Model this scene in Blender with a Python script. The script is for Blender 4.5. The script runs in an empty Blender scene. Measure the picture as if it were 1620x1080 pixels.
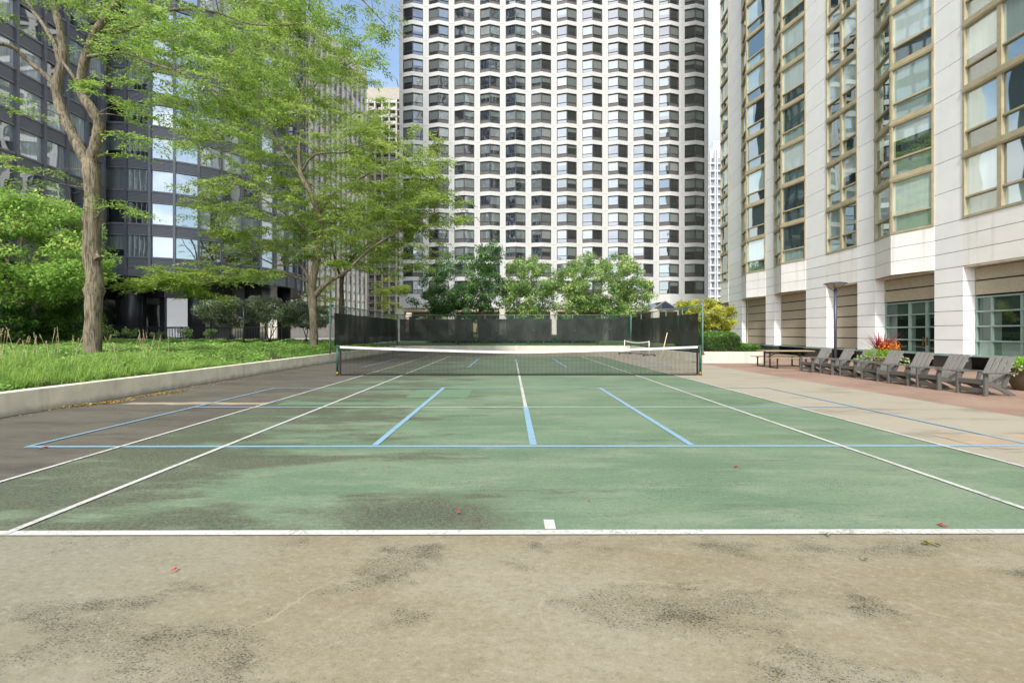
import bpy, math, random
import numpy as np
from mathutils import Vector
R = random.Random(11)
NR = np.random.default_rng(5)
COL = bpy.context.scene.collection
F, HZ, VX, CH = 678.0, 525.4, 807.4, 1.525      # focal length / horizon / vanishing point in photo pixels, eye height in metres

def at(px, py, D):
    """survey helper: the world point seen at photo pixel (px, py), D metres down the court"""
    return Vector(((px - VX) / F * D, D, CH + (HZ - py) / F * D))

# ---------------------------------------------------------------- objects
WL = {}
def thing(name, label, cat, loc=(0, 0, 0), rotz=0.0, group=None, kind=None):
    o = bpy.data.objects.new(name, None)
    o.empty_display_size = 0.2
    COL.objects.link(o)
    o.location = loc
    o.rotation_euler = (0, 0, rotz)
    WL[o] = Vector(loc)
    return tag(o, label, cat, group, kind)

def tag(o, label=None, cat=None, group=None, kind=None):
    if label: o['label'] = label
    if cat: o['category'] = cat
    if group: o['group'] = group
    if kind: o['kind'] = kind
    return o

def link_mesh(name, me, parent=None, loc=None):
    o = bpy.data.objects.new(name, me)
    COL.objects.link(o)
    if parent is not None:
        o.parent = parent
    if loc is not None:
        o.location = loc
    WL[o] = (WL[parent].copy() if parent is not None else Vector((0, 0, 0))) + Vector(loc if loc is not None else (0, 0, 0))
    return o

def children(o):
    return [c for c in bpy.data.objects if c.parent == o]

def copy_tree(o, loc=None, rotz=None, label=None, parent=None):
    c = o.copy(); COL.objects.link(c)
    if parent is not None: c.parent = parent
    if loc is not None: c.location = loc
    if rotz is not None: c.rotation_euler = (0, 0, rotz)
    if label: c['label'] = label
    for ch in children(o):
        copy_tree(ch, parent=c)
    return c

class MB:
    """mesh builder: polygons with a material slot and one float ('var') per face"""
    def __init__(s):
        s.v = []; s.f = []; s.m = []; s.c = []; s.sm = []
    def face(s, pts, m=0, c=0.5, smooth=False):
        i = len(s.v)
        s.v.extend([tuple(p) for p in pts])
        s.f.append(tuple(range(i, i + len(pts)))); s.m.append(m); s.c.append(c); s.sm.append(smooth)
    def hexa(s, p, m=0, c=0.5):
        i = len(s.v)
        s.v.extend([tuple(q) for q in p])
        for f in ((0, 3, 2, 1), (4, 5, 6, 7), (0, 1, 5, 4), (1, 2, 6, 5), (2, 3, 7, 6), (3, 0, 4, 7)):
            s.f.append(tuple(i + k for k in f)); s.m.append(m); s.c.append(c); s.sm.append(False)
    def box(s, x0, x1, y0, y1, z0, z1, m=0, c=0.5):
        s.hexa([(x0, y0, z0), (x1, y0, z0), (x1, y1, z0), (x0, y1, z0), (x0, y0, z1), (x1, y0, z1), (x1, y1, z1), (x0, y1, z1)], m, c)
    def seg(s, a, b, z0, z1, d0, d1, m=0, c=0.5):
        """box standing on plan segment a->b, from depth d0 to d1 measured to the right of travel"""
        ax, ay = a[0], a[1]; bx, by = b[0], b[1]
        L = math.hypot(bx - ax, by - ay) or 1e-6
        nx, ny = (by - ay) / L, -(bx - ax) / L
        q = [(ax + nx * d1, ay + ny * d1), (bx + nx * d1, by + ny * d1), (bx + nx * d0, by + ny * d0), (ax + nx * d0, ay + ny * d0)]
        s.hexa([(x, y, z0) for x, y in q] + [(x, y, z1) for x, y in q], m, c)
    def panel(s, a, b, z0, z1, d=0.0, m=0, c=0.5, t0=0.0, t1=1.0):
        ax, ay = a[0], a[1]; bx, by = b[0], b[1]
        L = math.hypot(bx - ax, by - ay) or 1e-6
        nx, ny = (by - ay) / L * d, -(bx - ax) / L * d
        x0, y0 = ax + (bx - ax) * t0 + nx, ay + (by - ay) * t0 + ny
        x1, y1 = ax + (bx - ax) * t1 + nx, ay + (by - ay) * t1 + ny
        s.face([(x0, y0, z0), (x1, y1, z0), (x1, y1, z1), (x0, y0, z1)], m, c)
    def bar(s, p, q, w, h, up=(0, 0, 1), m=0, c=0.5):
        """rectangular bar p->q, w across, h along 'up'"""
        p = Vector(p); q = Vector(q); d = (q - p).normalized(); u = Vector(up)
        x = d.cross(u)
        if x.length < 1e-4: x = d.cross(Vector((1, 0, 0)))
        x.normalize(); u = x.cross(d).normalized()
        x *= w / 2; u *= h / 2
        s.hexa([p - x - u, p + x - u, p + x + u, p - x + u, q - x - u, q + x - u, q + x + u, q - x + u], m, c)
    def tube(s, path, rad, n=8, m=0, c=0.5, cap=True, smooth=True):
        P = [Vector(p) for p in path]
        if not hasattr(rad, '__len__'): rad = [rad] * len(P)
        i0 = len(s.v); prev = None
        for k, p in enumerate(P):
            d = (P[min(k + 1, len(P) - 1)] - P[max(k - 1, 0)])
            d = d.normalized() if d.length > 1e-9 else Vector((0, 0, 1))
            if prev is None:
                x = d.orthogonal().normalized()
            else:
                x = prev - d * prev.dot(d)
                x = x.normalized() if x.length > 1e-6 else d.orthogonal().normalized()
            prev = x; y = d.cross(x)
            for j in range(n):
                a = 2 * math.pi * j / n
                s.v.append(tuple(p + (x * math.cos(a) + y * math.sin(a)) * rad[k]))
        for k in range(len(P) - 1):
            for j in range(n):
                a = i0 + k * n + j; b = i0 + k * n + (j + 1) % n
                s.f.append((a, b, b + n, a + n)); s.m.append(m); s.c.append(c); s.sm.append(smooth)
        if cap:
            e = i0 + (len(P) - 1) * n
            s.f.append(tuple(range(i0 + n - 1, i0 - 1, -1))); s.m.append(m); s.c.append(c); s.sm.append(False)
            s.f.append(tuple(range(e, e + n))); s.m.append(m); s.c.append(c); s.sm.append(False)
    def lathe(s, prof, cx=0, cy=0, n=20, m=0, c=0.5):
        i0 = len(s.v)
        for r, z in prof:
            for j in range(n):
                a = 2 * math.pi * j / n
                s.v.append((cx + r * math.cos(a), cy + r * math.sin(a), z))
        for k in range(len(prof) - 1):
            for j in range(n):
                a = i0 + k * n + j; b = i0 + k * n + (j + 1) % n
                s.f.append((a, b, b + n, a + n)); s.m.append(m); s.c.append(c); s.sm.append(True)
    def build(s, name, mats, parent=None, local=False, bevel=0.0):
        if not isinstance(mats, (list, tuple)): mats = [mats]
        me = bpy.data.meshes.new(name)
        v = s.v
        if parent is not None and not local:
            o = WL[parent]
            v = [(a - o.x, b - o.y, c - o.z) for a, b, c in v]
        me.from_pydata(v, [], s.f)
        for mt in mats: me.materials.append(mt)
        me.polygons.foreach_set('material_index', s.m)
        me.polygons.foreach_set('use_smooth', s.sm)
        at_ = me.attributes.new('var', 'FLOAT', 'FACE'); at_.data.foreach_set('value', s.c)
        me.update()
        ob = link_mesh(name, me, parent)
        if bevel:
            md = ob.modifiers.new('bevel', 'BEVEL'); md.width = bevel; md.segments = 2; md.limit_method = 'ANGLE'
        return ob

def poly_np(name, verts, mats, parent=None, var=None, mi=None, n=4):
    """mesh of n-gons from an (N, n, 3) array in world coordinates"""
    N = len(verts)
    v = np.asarray(verts, dtype=np.float32).reshape(-1, 3)
    if parent is not None:
        v = v - np.array(WL[parent], dtype=np.float32)
    me = bpy.data.meshes.new(name)
    me.vertices.add(N * n); me.vertices.foreach_set('co', v.ravel())
    me.loops.add(N * n); me.loops.foreach_set('vertex_index', np.arange(N * n, dtype=np.int32))
    me.polygons.add(N); me.polygons.foreach_set('loop_start', np.arange(0, N * n, n, dtype=np.int32))
    if not isinstance(mats, (list, tuple)): mats = [mats]
    for mt in mats: me.materials.append(mt)
    if mi is not None: me.polygons.foreach_set('material_index', np.asarray(mi, dtype=np.int32))
    if var is not None:
        a = me.attributes.new('var', 'FLOAT', 'FACE'); a.data.foreach_set('value', np.asarray(var, dtype=np.float32))
    me.update(calc_edges=True)
    return link_mesh(name, me, parent)

# ---------------------------------------------------------------- materials
class NT:
    def __init__(s, name):
        s.mat = bpy.data.materials.new(name); s.mat.use_nodes = True
        s.t = s.mat.node_tree; s.t.nodes.clear()
        s.out = s.t.nodes.new('ShaderNodeOutputMaterial')
        s._pos = None
    def node(s, ty, **kw):
        n = s.t.nodes.new(ty)
        for k, v in kw.items(): setattr(n, k, v)
        return n
    def put(s, sock, v):
        if isinstance(v, bpy.types.NodeSocket): s.t.links.new(v, sock)
        elif v is not None:
            if isinstance(v, (tuple, list)) and len(v) == 3 and sock.type == 'RGBA': v = (*v, 1)
            sock.default_value = v
    def pos(s):
        if s._pos is None: s._pos = s.node('ShaderNodeTexCoord').outputs['Object']
        return s._pos
    def math(s, op, a, b=None, c=None, clamp=False):
        n = s.node('ShaderNodeMath', operation=op, use_clamp=clamp)
        s.put(n.inputs[0], a); s.put(n.inputs[1], b); s.put(n.inputs[2], c)
        return n.outputs[0]
    def add(s, a, b): return s.math('ADD', a, b)
    def sub(s, a, b): return s.math('SUBTRACT', a, b)
    def mul(s, a, b): return s.math('MULTIPLY', a, b)
    def step(s, v, lo, hi, a=0.0, b=1.0):
        n = s.node('ShaderNodeMapRange', interpolation_type='SMOOTHSTEP')
        s.put(n.inputs[0], v); s.put(n.inputs[1], lo); s.put(n.inputs[2], hi); s.put(n.inputs[3], a); s.put(n.inputs[4], b)
        return n.outputs[0]
    def sep(s, v):
        n = s.node('ShaderNodeSeparateXYZ'); s.put(n.inputs[0], v); return n.outputs
    def scale(s, v, sc, off=(0, 0, 0), rot=(0, 0, 0)):
        n = s.node('ShaderNodeMapping'); s.put(n.inputs[0], v)
        n.inputs['Scale'].default_value = sc; n.inputs['Location'].default_value = off; n.inputs['Rotation'].default_value = rot
        return n.outputs[0]
    def noise(s, scale=5, detail=4, rough=0.55, vec=None, dist=0.0, color=False):
        n = s.node('ShaderNodeTexNoise')
        s.put(n.inputs['Vector'], vec if vec is not None else s.pos())
        n.inputs['Scale'].default_value = scale; n.inputs['Detail'].default_value = detail
        n.inputs['Roughness'].default_value = rough; n.inputs['Distortion'].default_value = dist
        return n.outputs['Color' if color else 'Fac']
    def mix(s, f, a, b, blend='MIX'):
        n = s.node('ShaderNodeMix', data_type='RGBA', blend_type=blend)
        s.put(n.inputs[0], f); s.put(n.inputs[6], a); s.put(n.inputs[7], b)
        return n.outputs[2]
    def ramp(s, f, stops):
        n = s.node('ShaderNodeValToRGB'); e = n.color_ramp.elements
        while len(e) < len(stops): e.new(0.5)
        for k, (p, c) in enumerate(stops):
            e[k].position = p; e[k].color = (*c, 1)
        s.put(n.inputs[0], f); return n.outputs[0]
    def attr(s, name='var'):
        return s.node('ShaderNodeAttribute', attribute_name=name).outputs['Fac']
    def bump(s, h, strength=0.3, dist=0.02):
        n = s.node('ShaderNodeBump'); s.put(n.inputs['Height'], h)
        n.inputs['Strength'].default_value = strength; n.inputs['Distance'].default_value = dist
        return n.outputs[0]
    def pbr(s, color, rough=0.7, metal=0.0, spec=0.4, normal=None, **kw):
        n = s.node('ShaderNodeBsdfPrincipled')
        s.put(n.inputs['Base Color'], color); s.put(n.inputs['Roughness'], rough); s.put(n.inputs['Metallic'], metal)
        s.put(n.inputs['Specular IOR Level'], spec)
        if normal is not None: s.put(n.inputs['Normal'], normal)
        return n.outputs[0]
    def mixs(s, f, a, b):
        n = s.node('ShaderNodeMixShader'); s.put(n.inputs[0], f); s.put(n.inputs[1], a); s.put(n.inputs[2], b); return n.outputs[0]
    def done(s, sh):
        s.t.links.new(sh, s.out.inputs[0]); return s.mat

def lin(r, g, b):
    f = lambda c: (c / 255 / 12.92) if c / 255 <= 0.04045 else ((c / 255 + 0.055) / 1.055) ** 2.4
    return (f(r), f(g), f(b))
def shade(c, k): return tuple(min(1.0, x * k) for x in c)

def plain(name, col, rough=0.6, metal=0.0, spec=0.4, var=0.15, scale=4.0, bump=0.0, bscale=40.0, stretch=(1, 1, 1)):
    t = NT(name)
    v = t.scale(t.pos(), stretch)
    n = t.noise(scale, 5, 0.6, v)
    c = t.mix(t.step(n, 0.3, 0.7), shade(col, 1 - var), shade(col, 1 + var))
    nm = t.bump(t.noise(bscale, 4, 0.6, v), bump, 0.02) if bump else None
    return t.done(t.pbr(c, rough, metal, spec, nm))

def glass(name, stops, refl=0.3, rough=0.03, wob=0.02, wscale=0.6, fold=0.0, tint=(1, 1, 1), edge=0.5):
    """window glass with what hangs behind it: 'var' runs dark room -> blind; mirror share grows at grazing angles"""
    t = NT(name)
    v = t.attr()
    c = t.ramp(v, stops)
    if fold:
        w = t.noise(1.0, 2, 0.5, t.scale(t.pos(), (9, 9, 0.35)))
        c = t.mix(t.mul(t.step(w, 0.42, 0.58), t.step(v, 0.3, 0.55, 0, fold)), c, shade(stops[0][1], 1.6))
    nm = t.bump(t.noise(wscale, 1, 0.4), 1.0, wob)
    base = t.pbr(c, 0.8, 0, 0.0)
    g = t.node('ShaderNodeBsdfGlossy'); g.inputs['Roughness'].default_value = rough
    g.inputs['Color'].default_value = (*tint, 1); t.put(g.inputs['Normal'], nm)
    lw = t.node('ShaderNodeLayerWeight'); lw.inputs[0].default_value = 0.35
    fac = t.math('MULTIPLY_ADD', lw.outputs['Fresnel'], edge, refl, clamp=True)
    return t.done(t.mixs(fac, base, g.outputs[0]))

def leaf_mat(name, dark, mid, light, trans=0.4, gloss=0.25):
    t = NT(name)
    v = t.attr()
    c = t.ramp(v, [(0.0, dark), (0.5, mid), (1.0, light)])
    a = t.pbr(c, 0.5, 0, gloss)
    b = t.node('ShaderNodeBsdfTranslucent'); t.put(b.inputs[0], t.mix(0.35, c, shade(light, 1.3)))
    return t.done(t.mixs(trans, a, b.outputs[0]))
GK, GN, LK = 0.58, 0.665, 0.77          # painted ground albedo factors
# ---------------------------------------------------------------- ground materials
def court_tan():
    t = NT('acrylic_tan'); p = t.pos(); x, y, z = t.sep(p)
    big = t.noise(0.55, 6, 0.6, t.scale(p, (0.7, 1.2, 1)))
    mid = t.noise(2.2, 6, 0.65, t.scale(p, (0.7, 1.3, 1), (3, 1, 0)))
    fine = t.noise(70, 3, 0.65)
    c = t.mix(t.step(big, 0.35, 0.65), lin(178, 166, 136), lin(194, 185, 160))
    c = t.mix(t.step(mid, 0.46, 0.70, 0, 0.6), c, lin(206, 197, 172))
    c = t.mix(t.step(t.noise(5.5, 5, 0.7, t.scale(p, (0.8, 1.2, 1), (9, 1, 0))), 0.5, 0.75, 0, 0.35), c, lin(150, 138, 108))
    c = t.mix(t.step(x, -0.8, -3.2, 0, 0.65), c, lin(180, 178, 158))
    # bare speckles where the coating has worn through, gathered in drifts
    drift = t.noise(1.05, 5, 0.62, t.scale(p, (0.75, 1.7, 1), (7.3, 2.2, 0), (0, 0, 0.30)), 0.4)
    drift2 = t.noise(2.6, 4, 0.6, t.scale(p, (0.8, 1.4, 1), (1.7, 9.4, 0)))
    d = t.add(t.step(drift, 0.42, 0.64), t.step(drift2, 0.45, 0.66, -0.15, 0.30))
    d = t.math('MAXIMUM', d, 0.0)
    d = t.mul(d, t.step(y, 3.3, 6.5, 1.0, 0.35))
    gritty = t.step(t.noise(1.6, 5, 0.65, t.scale(p, (0.6, 1.5, 1), (2, 7, 0))), 0.38, 0.66, 0.18, 0.50)
    d = t.math('MAXIMUM', d, gritty)
    sp = t.noise(80, 4, 0.68, t.scale(p, (0.85, 1.25, 1), (0, 0, 0), (0, 0, 0.5)), 0.2)
    sp2 = t.noise(150, 3, 0.65, t.scale(p, (0.9, 1.2, 1)))
    thr = t.math('MULTIPLY_ADD', d, -0.178, 0.70)
    s1 = t.step(t.sub(sp, thr), 0.0, 0.03)
    s2 = t.step(t.sub(sp2, t.add(thr, 0.02)), 0.0, 0.035, 0, 0.75)
    spec = t.math('MAXIMUM', s1, s2)
    c = t.mix(t.mul(d, 0.16), c, lin(124, 118, 98))
    grain = t.noise(24, 6, 0.75, t.scale(p, (0.8, 1.3, 1), (0, 0, 0), (0, 0, 0.4)))
    c = t.mix(t.step(grain, 0.34, 0.5, 0.38, 0), c, lin(134, 124, 100))
    c = t.mix(t.step(grain, 0.52, 0.68, 0, 0.45), c, lin(222, 215, 195))
    c = t.mix(t.mul(spec, t.step(t.noise(9, 3, 0.6), 0.3, 0.7, 0.6, 0.92)), c, lin(72, 68, 58))
    c = t.mix(t.step(fine, 0.35, 0.7, 0.18, 0), c, lin(120, 106, 80))
    # long hairline cracks filled with pale sealer, broken up and uneven
    wig = t.mul(t.sub(t.noise(2.5, 5, 0.65), 0.5), 0.30)
    br = t.step(t.noise(3.5, 4, 0.7), 0.42, 0.6)
    for (ax, ay, cx) in ((1.0, -0.62, 2.72), (1.0, 0.85, -4.28), (0.12, 1.0, -2.72), (1.0, 0.10, -0.42)):
        ln = t.math('ABSOLUTE', t.add(t.add(t.mul(x, ax), t.mul(y, ay)), t.add(wig, cx)))
        m = t.mul(t.mul(t.step(ln, 0.004, 0.02, 0.5, 0), br), t.step(y, 2.6, 3.0, 1, 0))
        c = t.mix(m, c, lin(206, 192, 164))
    # dark mottled film on the left and down the far left run-off
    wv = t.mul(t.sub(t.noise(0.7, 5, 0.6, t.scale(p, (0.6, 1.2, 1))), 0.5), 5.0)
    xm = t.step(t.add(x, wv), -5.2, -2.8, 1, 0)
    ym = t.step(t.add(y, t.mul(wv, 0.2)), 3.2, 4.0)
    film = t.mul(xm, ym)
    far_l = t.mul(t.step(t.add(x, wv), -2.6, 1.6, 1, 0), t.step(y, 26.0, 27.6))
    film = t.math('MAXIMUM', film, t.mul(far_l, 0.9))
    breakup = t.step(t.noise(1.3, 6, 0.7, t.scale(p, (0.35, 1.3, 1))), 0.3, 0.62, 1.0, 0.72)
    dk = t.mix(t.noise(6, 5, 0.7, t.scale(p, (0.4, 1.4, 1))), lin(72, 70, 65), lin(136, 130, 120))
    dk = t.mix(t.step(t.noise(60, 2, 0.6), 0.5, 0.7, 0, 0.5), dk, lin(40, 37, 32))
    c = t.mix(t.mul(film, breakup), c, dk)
    rr = t.mul(t.step(x, 5.0, 6.5), t.step(t.noise(1.0, 6, 0.7, t.scale(p, (0.4, 1.5, 1), (4, 0, 0))), 0.5, 0.7, 0, 0.6))
    c = t.mix(t.mul(t.step(x, 4.6, 6.2, 0, 0.8), ym), c, lin(208, 199, 179))
    c = t.mix(rr, c, lin(136, 128, 108))
    c = t.mix(1.0, c, (GK, GK, GK), 'MULTIPLY')
    h = t.add(t.mul(fine, 0.5), t.mul(spec, -0.8))
    return t.done(t.pbr(c, 0.85, 0, 0.2, t.bump(h, 0.2, 0.006)))

def court_green():
    t = NT('acrylic_green'); p = t.pos(); x, y, z = t.sep(p)
    big = t.noise(0.6, 6, 0.6, t.scale(p, (0.6, 1.3, 1)))
    mid = t.noise(1.8, 6, 0.68, t.scale(p, (0.5, 1.5, 1), (2, 5, 0)))
    fine = t.noise(70, 3, 0.65)
    c = t.mix(t.step(big, 0.32, 0.68), lin(120, 147, 116), lin(149, 168, 138))
    c = t.mix(t.step(mid, 0.46, 0.72, 0, 0.7), c, lin(172, 184, 156))
    # faded sweeps of a greener recoat
    wv0 = t.mul(t.sub(t.noise(0.5, 3, 0.5), 0.5), 2.2)
    for yy, hw, k in ((8.35, .32, .30), (6.9, .26, .24), (6.2, .22, .26), (12.6, .6, .25)):
        m = t.math('ABSOLUTE', t.add(t.sub(y, yy), t.add(t.mul(x, -0.10), wv0)))
        c = t.mix(t.step(m, hw * .7, hw, k, 0), c, lin(120, 164, 122))
    # worn grey-brown film in streaks
    st = t.noise(0.9, 6, 0.72, t.scale(p, (0.38, 1.4, 1), (0, 3.1, 0), (0, 0, -0.06)))
    wv = t.mul(t.sub(t.noise(0.6, 5, 0.6), 0.5), 3.5)
    left = t.step(t.add(x, wv), -4.2, 0.6, 1, 0)
    thr = t.math('MULTIPLY_ADD', left, -0.21, 0.565)
    film = t.step(t.sub(st, thr), 0.0, 0.15)
    # one dark worn blot beside the centre mark
    bx = t.mul(t.sub(x, -0.82), 1.0); by = t.mul(t.sub(y, 3.60), 2.0)
    rr = t.math('SQRT', t.add(t.mul(bx, bx), t.mul(by, by)))
    rr = t.add(rr, t.mul(t.sub(t.noise(1.7, 6, 0.72), 0.5), 1.7))
    blot = t.step(rr, 0.35, 1.2, 0.98, 0)
    film = t.mul(film, 0.95)
    str2 = t.step(t.noise(1.0, 6, 0.75, t.scale(p, (0.45, 3.2, 1), (3, 1, 0), (0, 0, 0.05))), 0.54, 0.70, 0, 0.6)
    film = t.math('MAXIMUM', t.math('MAXIMUM', film, str2), blot)
    fl = t.mul(t.step(x, -5.0, -2.4, 1, 0), t.step(y, 3.5, 6.0))
    film = t.math('MAXIMUM', film, t.mul(fl, t.step(mid, 0.3, 0.7, 0.85, 0.3)))
    gr = t.step(t.noise(46, 3, 0.68), 0.38, 0.6)
    film = t.mul(film, t.math('MULTIPLY_ADD', gr, 0.50, 0.52))
    c = t.mix(film, c, t.mix(t.noise(1.3, 3, 0.5), lin(86, 84, 74), lin(112, 100, 86)))
    gn = t.noise(26, 6, 0.75, t.scale(p, (0.7, 1.3, 1)))
    c = t.mix(t.step(gn, 0.34, 0.5, 0.3, 0), c, lin(92, 112, 92)); c = t.mix(t.step(gn, 0.53, 0.68, 0, 0.3), c, lin(178, 194, 166))
    sp = t.noise(58, 3, 0.65, t.scale(p, (0.8, 1.3, 1)))
    d = t.step(t.noise(1.1, 5, 0.65, t.scale(p, (0.6, 1.5, 1), (5, 5, 0))), 0.46, 0.66)
    s1 = t.step(t.sub(sp, t.math('MULTIPLY_ADD', d, -0.12, 0.69)), 0, 0.04, 0, 0.7)
    c = t.mix(s1, c, lin(70, 74, 62))
    c = t.mix(t.step(fine, 0.3, 0.7, 0.32, 0), c, lin(84, 106, 86))
    # pale chalky scuffs
    sc_ = t.step(t.noise(1.2, 3, 0.5, t.scale(p, (0.5, 9.0, 1), (0, 0, 0), (0, 0, 0.12))), 0.66, 0.72, 0, 0.22)
    c = t.mix(sc_, c, lin(186, 198, 178))
    c = t.mix(1.0, c, (GN, GN, GN), 'MULTIPLY')
    return t.done(t.pbr(c, 0.82, 0, 0.2, t.bump(fine, 0.2, 0.005)))

def line_paint(name, col, wear):
    t = NT(name)
    n = t.noise(1.3, 6, 0.7)
    f = t.noise(40, 3, 0.7)
    c = t.mix(t.step(n, 0.35, 0.7), shade(col, 0.9), col)
    m = t.mul(t.step(t.add(t.mul(n, 0.5), t.mul(f, 0.5)), 0.50, 0.62), wear)
    c = t.mix(t.step(t.noise(0.5, 5, 0.7), 0.42, 0.68, 0, 0.18 * wear), c, lin(120, 125, 108))
    c = t.mix(m, c, lin(120, 125, 108)); c = t.mix(1.0, c, (LK, LK, LK), 'MULTIPLY')
    return t.done(t.pbr(c, 0.75, 0, 0.3))

M = {}
M['tan'] = court_tan(); M['green'] = court_green()
M['white_line'] = line_paint('white_line_paint', (0.76, 0.75, 0.71), 0.7)
M['blue_line'] = line_paint('blue_line_paint', lin(152, 192, 218), 0.45)
M['blue_faint'] = line_paint('faded_blue_line_paint', lin(112, 146, 176), 0.9)
M['patch_green'] = plain('fresh_green_patch', lin(98, 126, 98), 0.8, var=0.06, scale=3)
M['patch_pink'] = plain('pale_patch_mortar', lin(160, 144, 124), 0.85, var=0.1, scale=3)

def aggregate():
    t = NT('pink_exposed_aggregate')
    a = t.noise(120, 3, 0.7); b = t.noise(0.7, 4, 0.6); d = t.noise(35, 3, 0.7)
    c = t.mix(t.step(b, 0.3, 0.7), lin(148, 121, 105), lin(168, 144, 126))
    c = t.mix(t.step(a, 0.35, 0.62, 0.6, 0), c, lin(92, 72, 62))
    c = t.mix(t.step(d, 0.55, 0.72, 0, 0.45), c, lin(186, 168, 152))
    return t.done(t.pbr(c, 0.85, 0, 0.25, t.bump(a, 0.4, 0.01)))
M['aggregate'] = aggregate()

def concrete(name, col, stain=0.5, mott=0.14, grit=0.14, foot=0.0):
    t = NT(name); p = t.pos()
    n = t.noise(1.4, 6, 0.62); f = t.noise(45, 4, 0.6)
    c = t.mix(t.step(n, 0.3, 0.7), shade(col, 1 - mott), shade(col, 1 + mott * .6))
    c = t.mix(t.math('MULTIPLY_ADD', t.attr(), 0.16, 0.0), c, shade(col, 0.62))
    v = t.noise(1.0, 4, 0.6, t.scale(p, (2.4, 2.4, 0.18)))
    c = t.mix(t.step(v, 0.52, 0.75, 0, stain), c, shade(col, 0.42))
    c = t.mix(t.step(f, 0.3, 0.65, grit, 0), c, shade(col, 0.5))
    if foot:
        zz = t.add(t.sep(p)[2], t.mul(t.sub(t.noise(2.5, 5, 0.7, t.scale(p, (1, 1, .4))), 0.5), 0.28))
        c = t.mix(t.step(zz, -0.02, 0.16, foot, 0), c, shade(col, 0.36))
    return t.done(t.pbr(c, 0.85, 0, 0.25, t.bump(f, 0.25, 0.01)))
M['concrete'] = concrete('planter_concrete', lin(242, 235, 216), 0.62, 0.16, 0.16, 0.7)
M['concrete_white'] = concrete('painted_concrete', lin(214, 208, 194), 0.3)
M['tower_white'] = concrete('white_precast', lin(210, 210, 207), 0.07, 0.03, 0.03)
M['stone'] = concrete('pale_stone_panel', lin(240, 240, 238), 0.06, 0.03, 0.03)
M['stone_streak'] = concrete('streaked_stone_panel', lin(238, 236, 230), 0.34, 0.04, 0.04)
M['joint'] = plain('panel_joint', lin(132, 126, 106), 0.9)
M['buff'] = plain('rough_buff_panel', lin(172, 163, 143), 0.9, var=0.07, scale=9, bump=0.15, bscale=60)
M['green_metal'] = plain('grey_green_metal', lin(138, 158, 150), 0.45, spec=0.5, var=0.06)
M['dark_green_gap'] = plain('dark_green_reveal', lin(40, 52, 48), 0.6)
M['granite'] = plain('dark_granite', lin(58, 56, 54), 0.35, spec=0.5, var=0.3, scale=60)
M['bronze'] = plain('bronze_window_frame', lin(168, 157, 128), 0.5, metal=0.0, spec=0.5, var=0.12, scale=2.5)
M['black_metal'] = plain('black_anodised_metal', lin(48, 48, 52), 0.38, metal=0.3, spec=0.5, var=0.15, scale=1.2)
M['black_mullion'] = plain('dark_mullion', lin(104, 105, 114), 0.35, metal=0.4, spec=0.6, var=0.1)
M['black_trim'] = plain('grey_sill_trim', lin(122, 122, 127), 0.45, metal=0.2, spec=0.5, var=0.14, scale=2)
M['tower_frame'] = plain('dark_window_frame', lin(74, 71, 72), 0.5, var=0.1)
M['tower_panel'] = plain('grey_window_panel', lin(96, 94, 93), 0.6, var=0.15)
def louvre():
    t = NT('louvred_spandrel'); x, y, z = t.sep(t.pos())
    w = t.math('FRACT', t.mul(z, 9.0))
    c = t.mix(t.step(w, 0.25, 0.5), lin(58, 59, 64), lin(118, 119, 127))
    c = t.mix(t.step(t.noise(1.5, 4, 0.6, t.scale(t.pos(), (1, 1, 4))), 0.45, 0.7, 0, 0.4), c, lin(92, 92, 98))
    return t.done(t.pbr(c, 0.42, 0.2, 0.5))
M['louvre'] = louvre()
G3 = [(0.0, (0.012, 0.014, 0.017)), (0.35, (0.05, 0.06, 0.06)), (0.65, (0.24, 0.29, 0.27)), (1.0, (0.55, 0.56, 0.55))]
M['glass_tower'] = glass('tower_glass', [(0.0, (0.018, 0.021, 0.024)), (0.35, (0.045, 0.052, 0.052)), (0.65, (0.17, 0.20, 0.19)), (1.0, (0.30, 0.33, 0.32))], 0.24, 0.02, 0.02, 0.5, tint=(0.86, 0.93, 1.0), edge=0.35)
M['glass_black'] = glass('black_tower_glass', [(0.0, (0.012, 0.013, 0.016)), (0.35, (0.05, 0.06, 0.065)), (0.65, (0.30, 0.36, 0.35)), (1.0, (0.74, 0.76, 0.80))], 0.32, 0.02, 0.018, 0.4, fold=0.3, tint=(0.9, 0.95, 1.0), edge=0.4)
M['glass_green'] = glass('green_tinted_glass', [(0.0, (0.012, 0.022, 0.02)), (0.35, (0.05, 0.085, 0.075)), (0.65, (0.28, 0.38, 0.34)), (1.0, (0.60, 0.70, 0.67))], 0.36, 0.015, 0.012, 0.4, fold=0.06, tint=(0.88, 0.97, 0.96), edge=0.55)
M['glass_shop'] = glass('ground_floor_glass', [(0.0, (0.006, 0.010, 0.009)), (0.5, (0.05, 0.08, 0.07)), (1.0, (0.30, 0.40, 0.35))], 0.08, 0.02, 0.015, 0.5, tint=(0.8, 0.95, 0.88), edge=0.35)
M['glass_lobby'] = glass('lobby_glass', [(0.0, (0.01, 0.012, 0.013)), (0.5, (0.12, 0.13, 0.14)), (1.0, (0.56, 0.58, 0.62))], 0.12, 0.03, 0.015, 0.5, edge=0.25)
M['glass_far'] = glass('far_glass', G3, 0.2, 0.1, 0.02, 0.5)
M['far_fin'] = concrete('grey_beige_fins', lin(186, 178, 166), 0.1)
M['far_slab'] = concrete('beige_balcony_concrete', lin(164, 157, 144), 0.1)
M['far_white'] = concrete('far_white_concrete', lin(206, 207, 210), 0.05)
M['soffit'] = plain('pale_soffit', lin(196, 184, 164), 0.8)
M['warm_wall'] = plain('warm_lobby_wall', lin(142, 108, 78), 0.7, var=0.3, scale=0.6)

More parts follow.
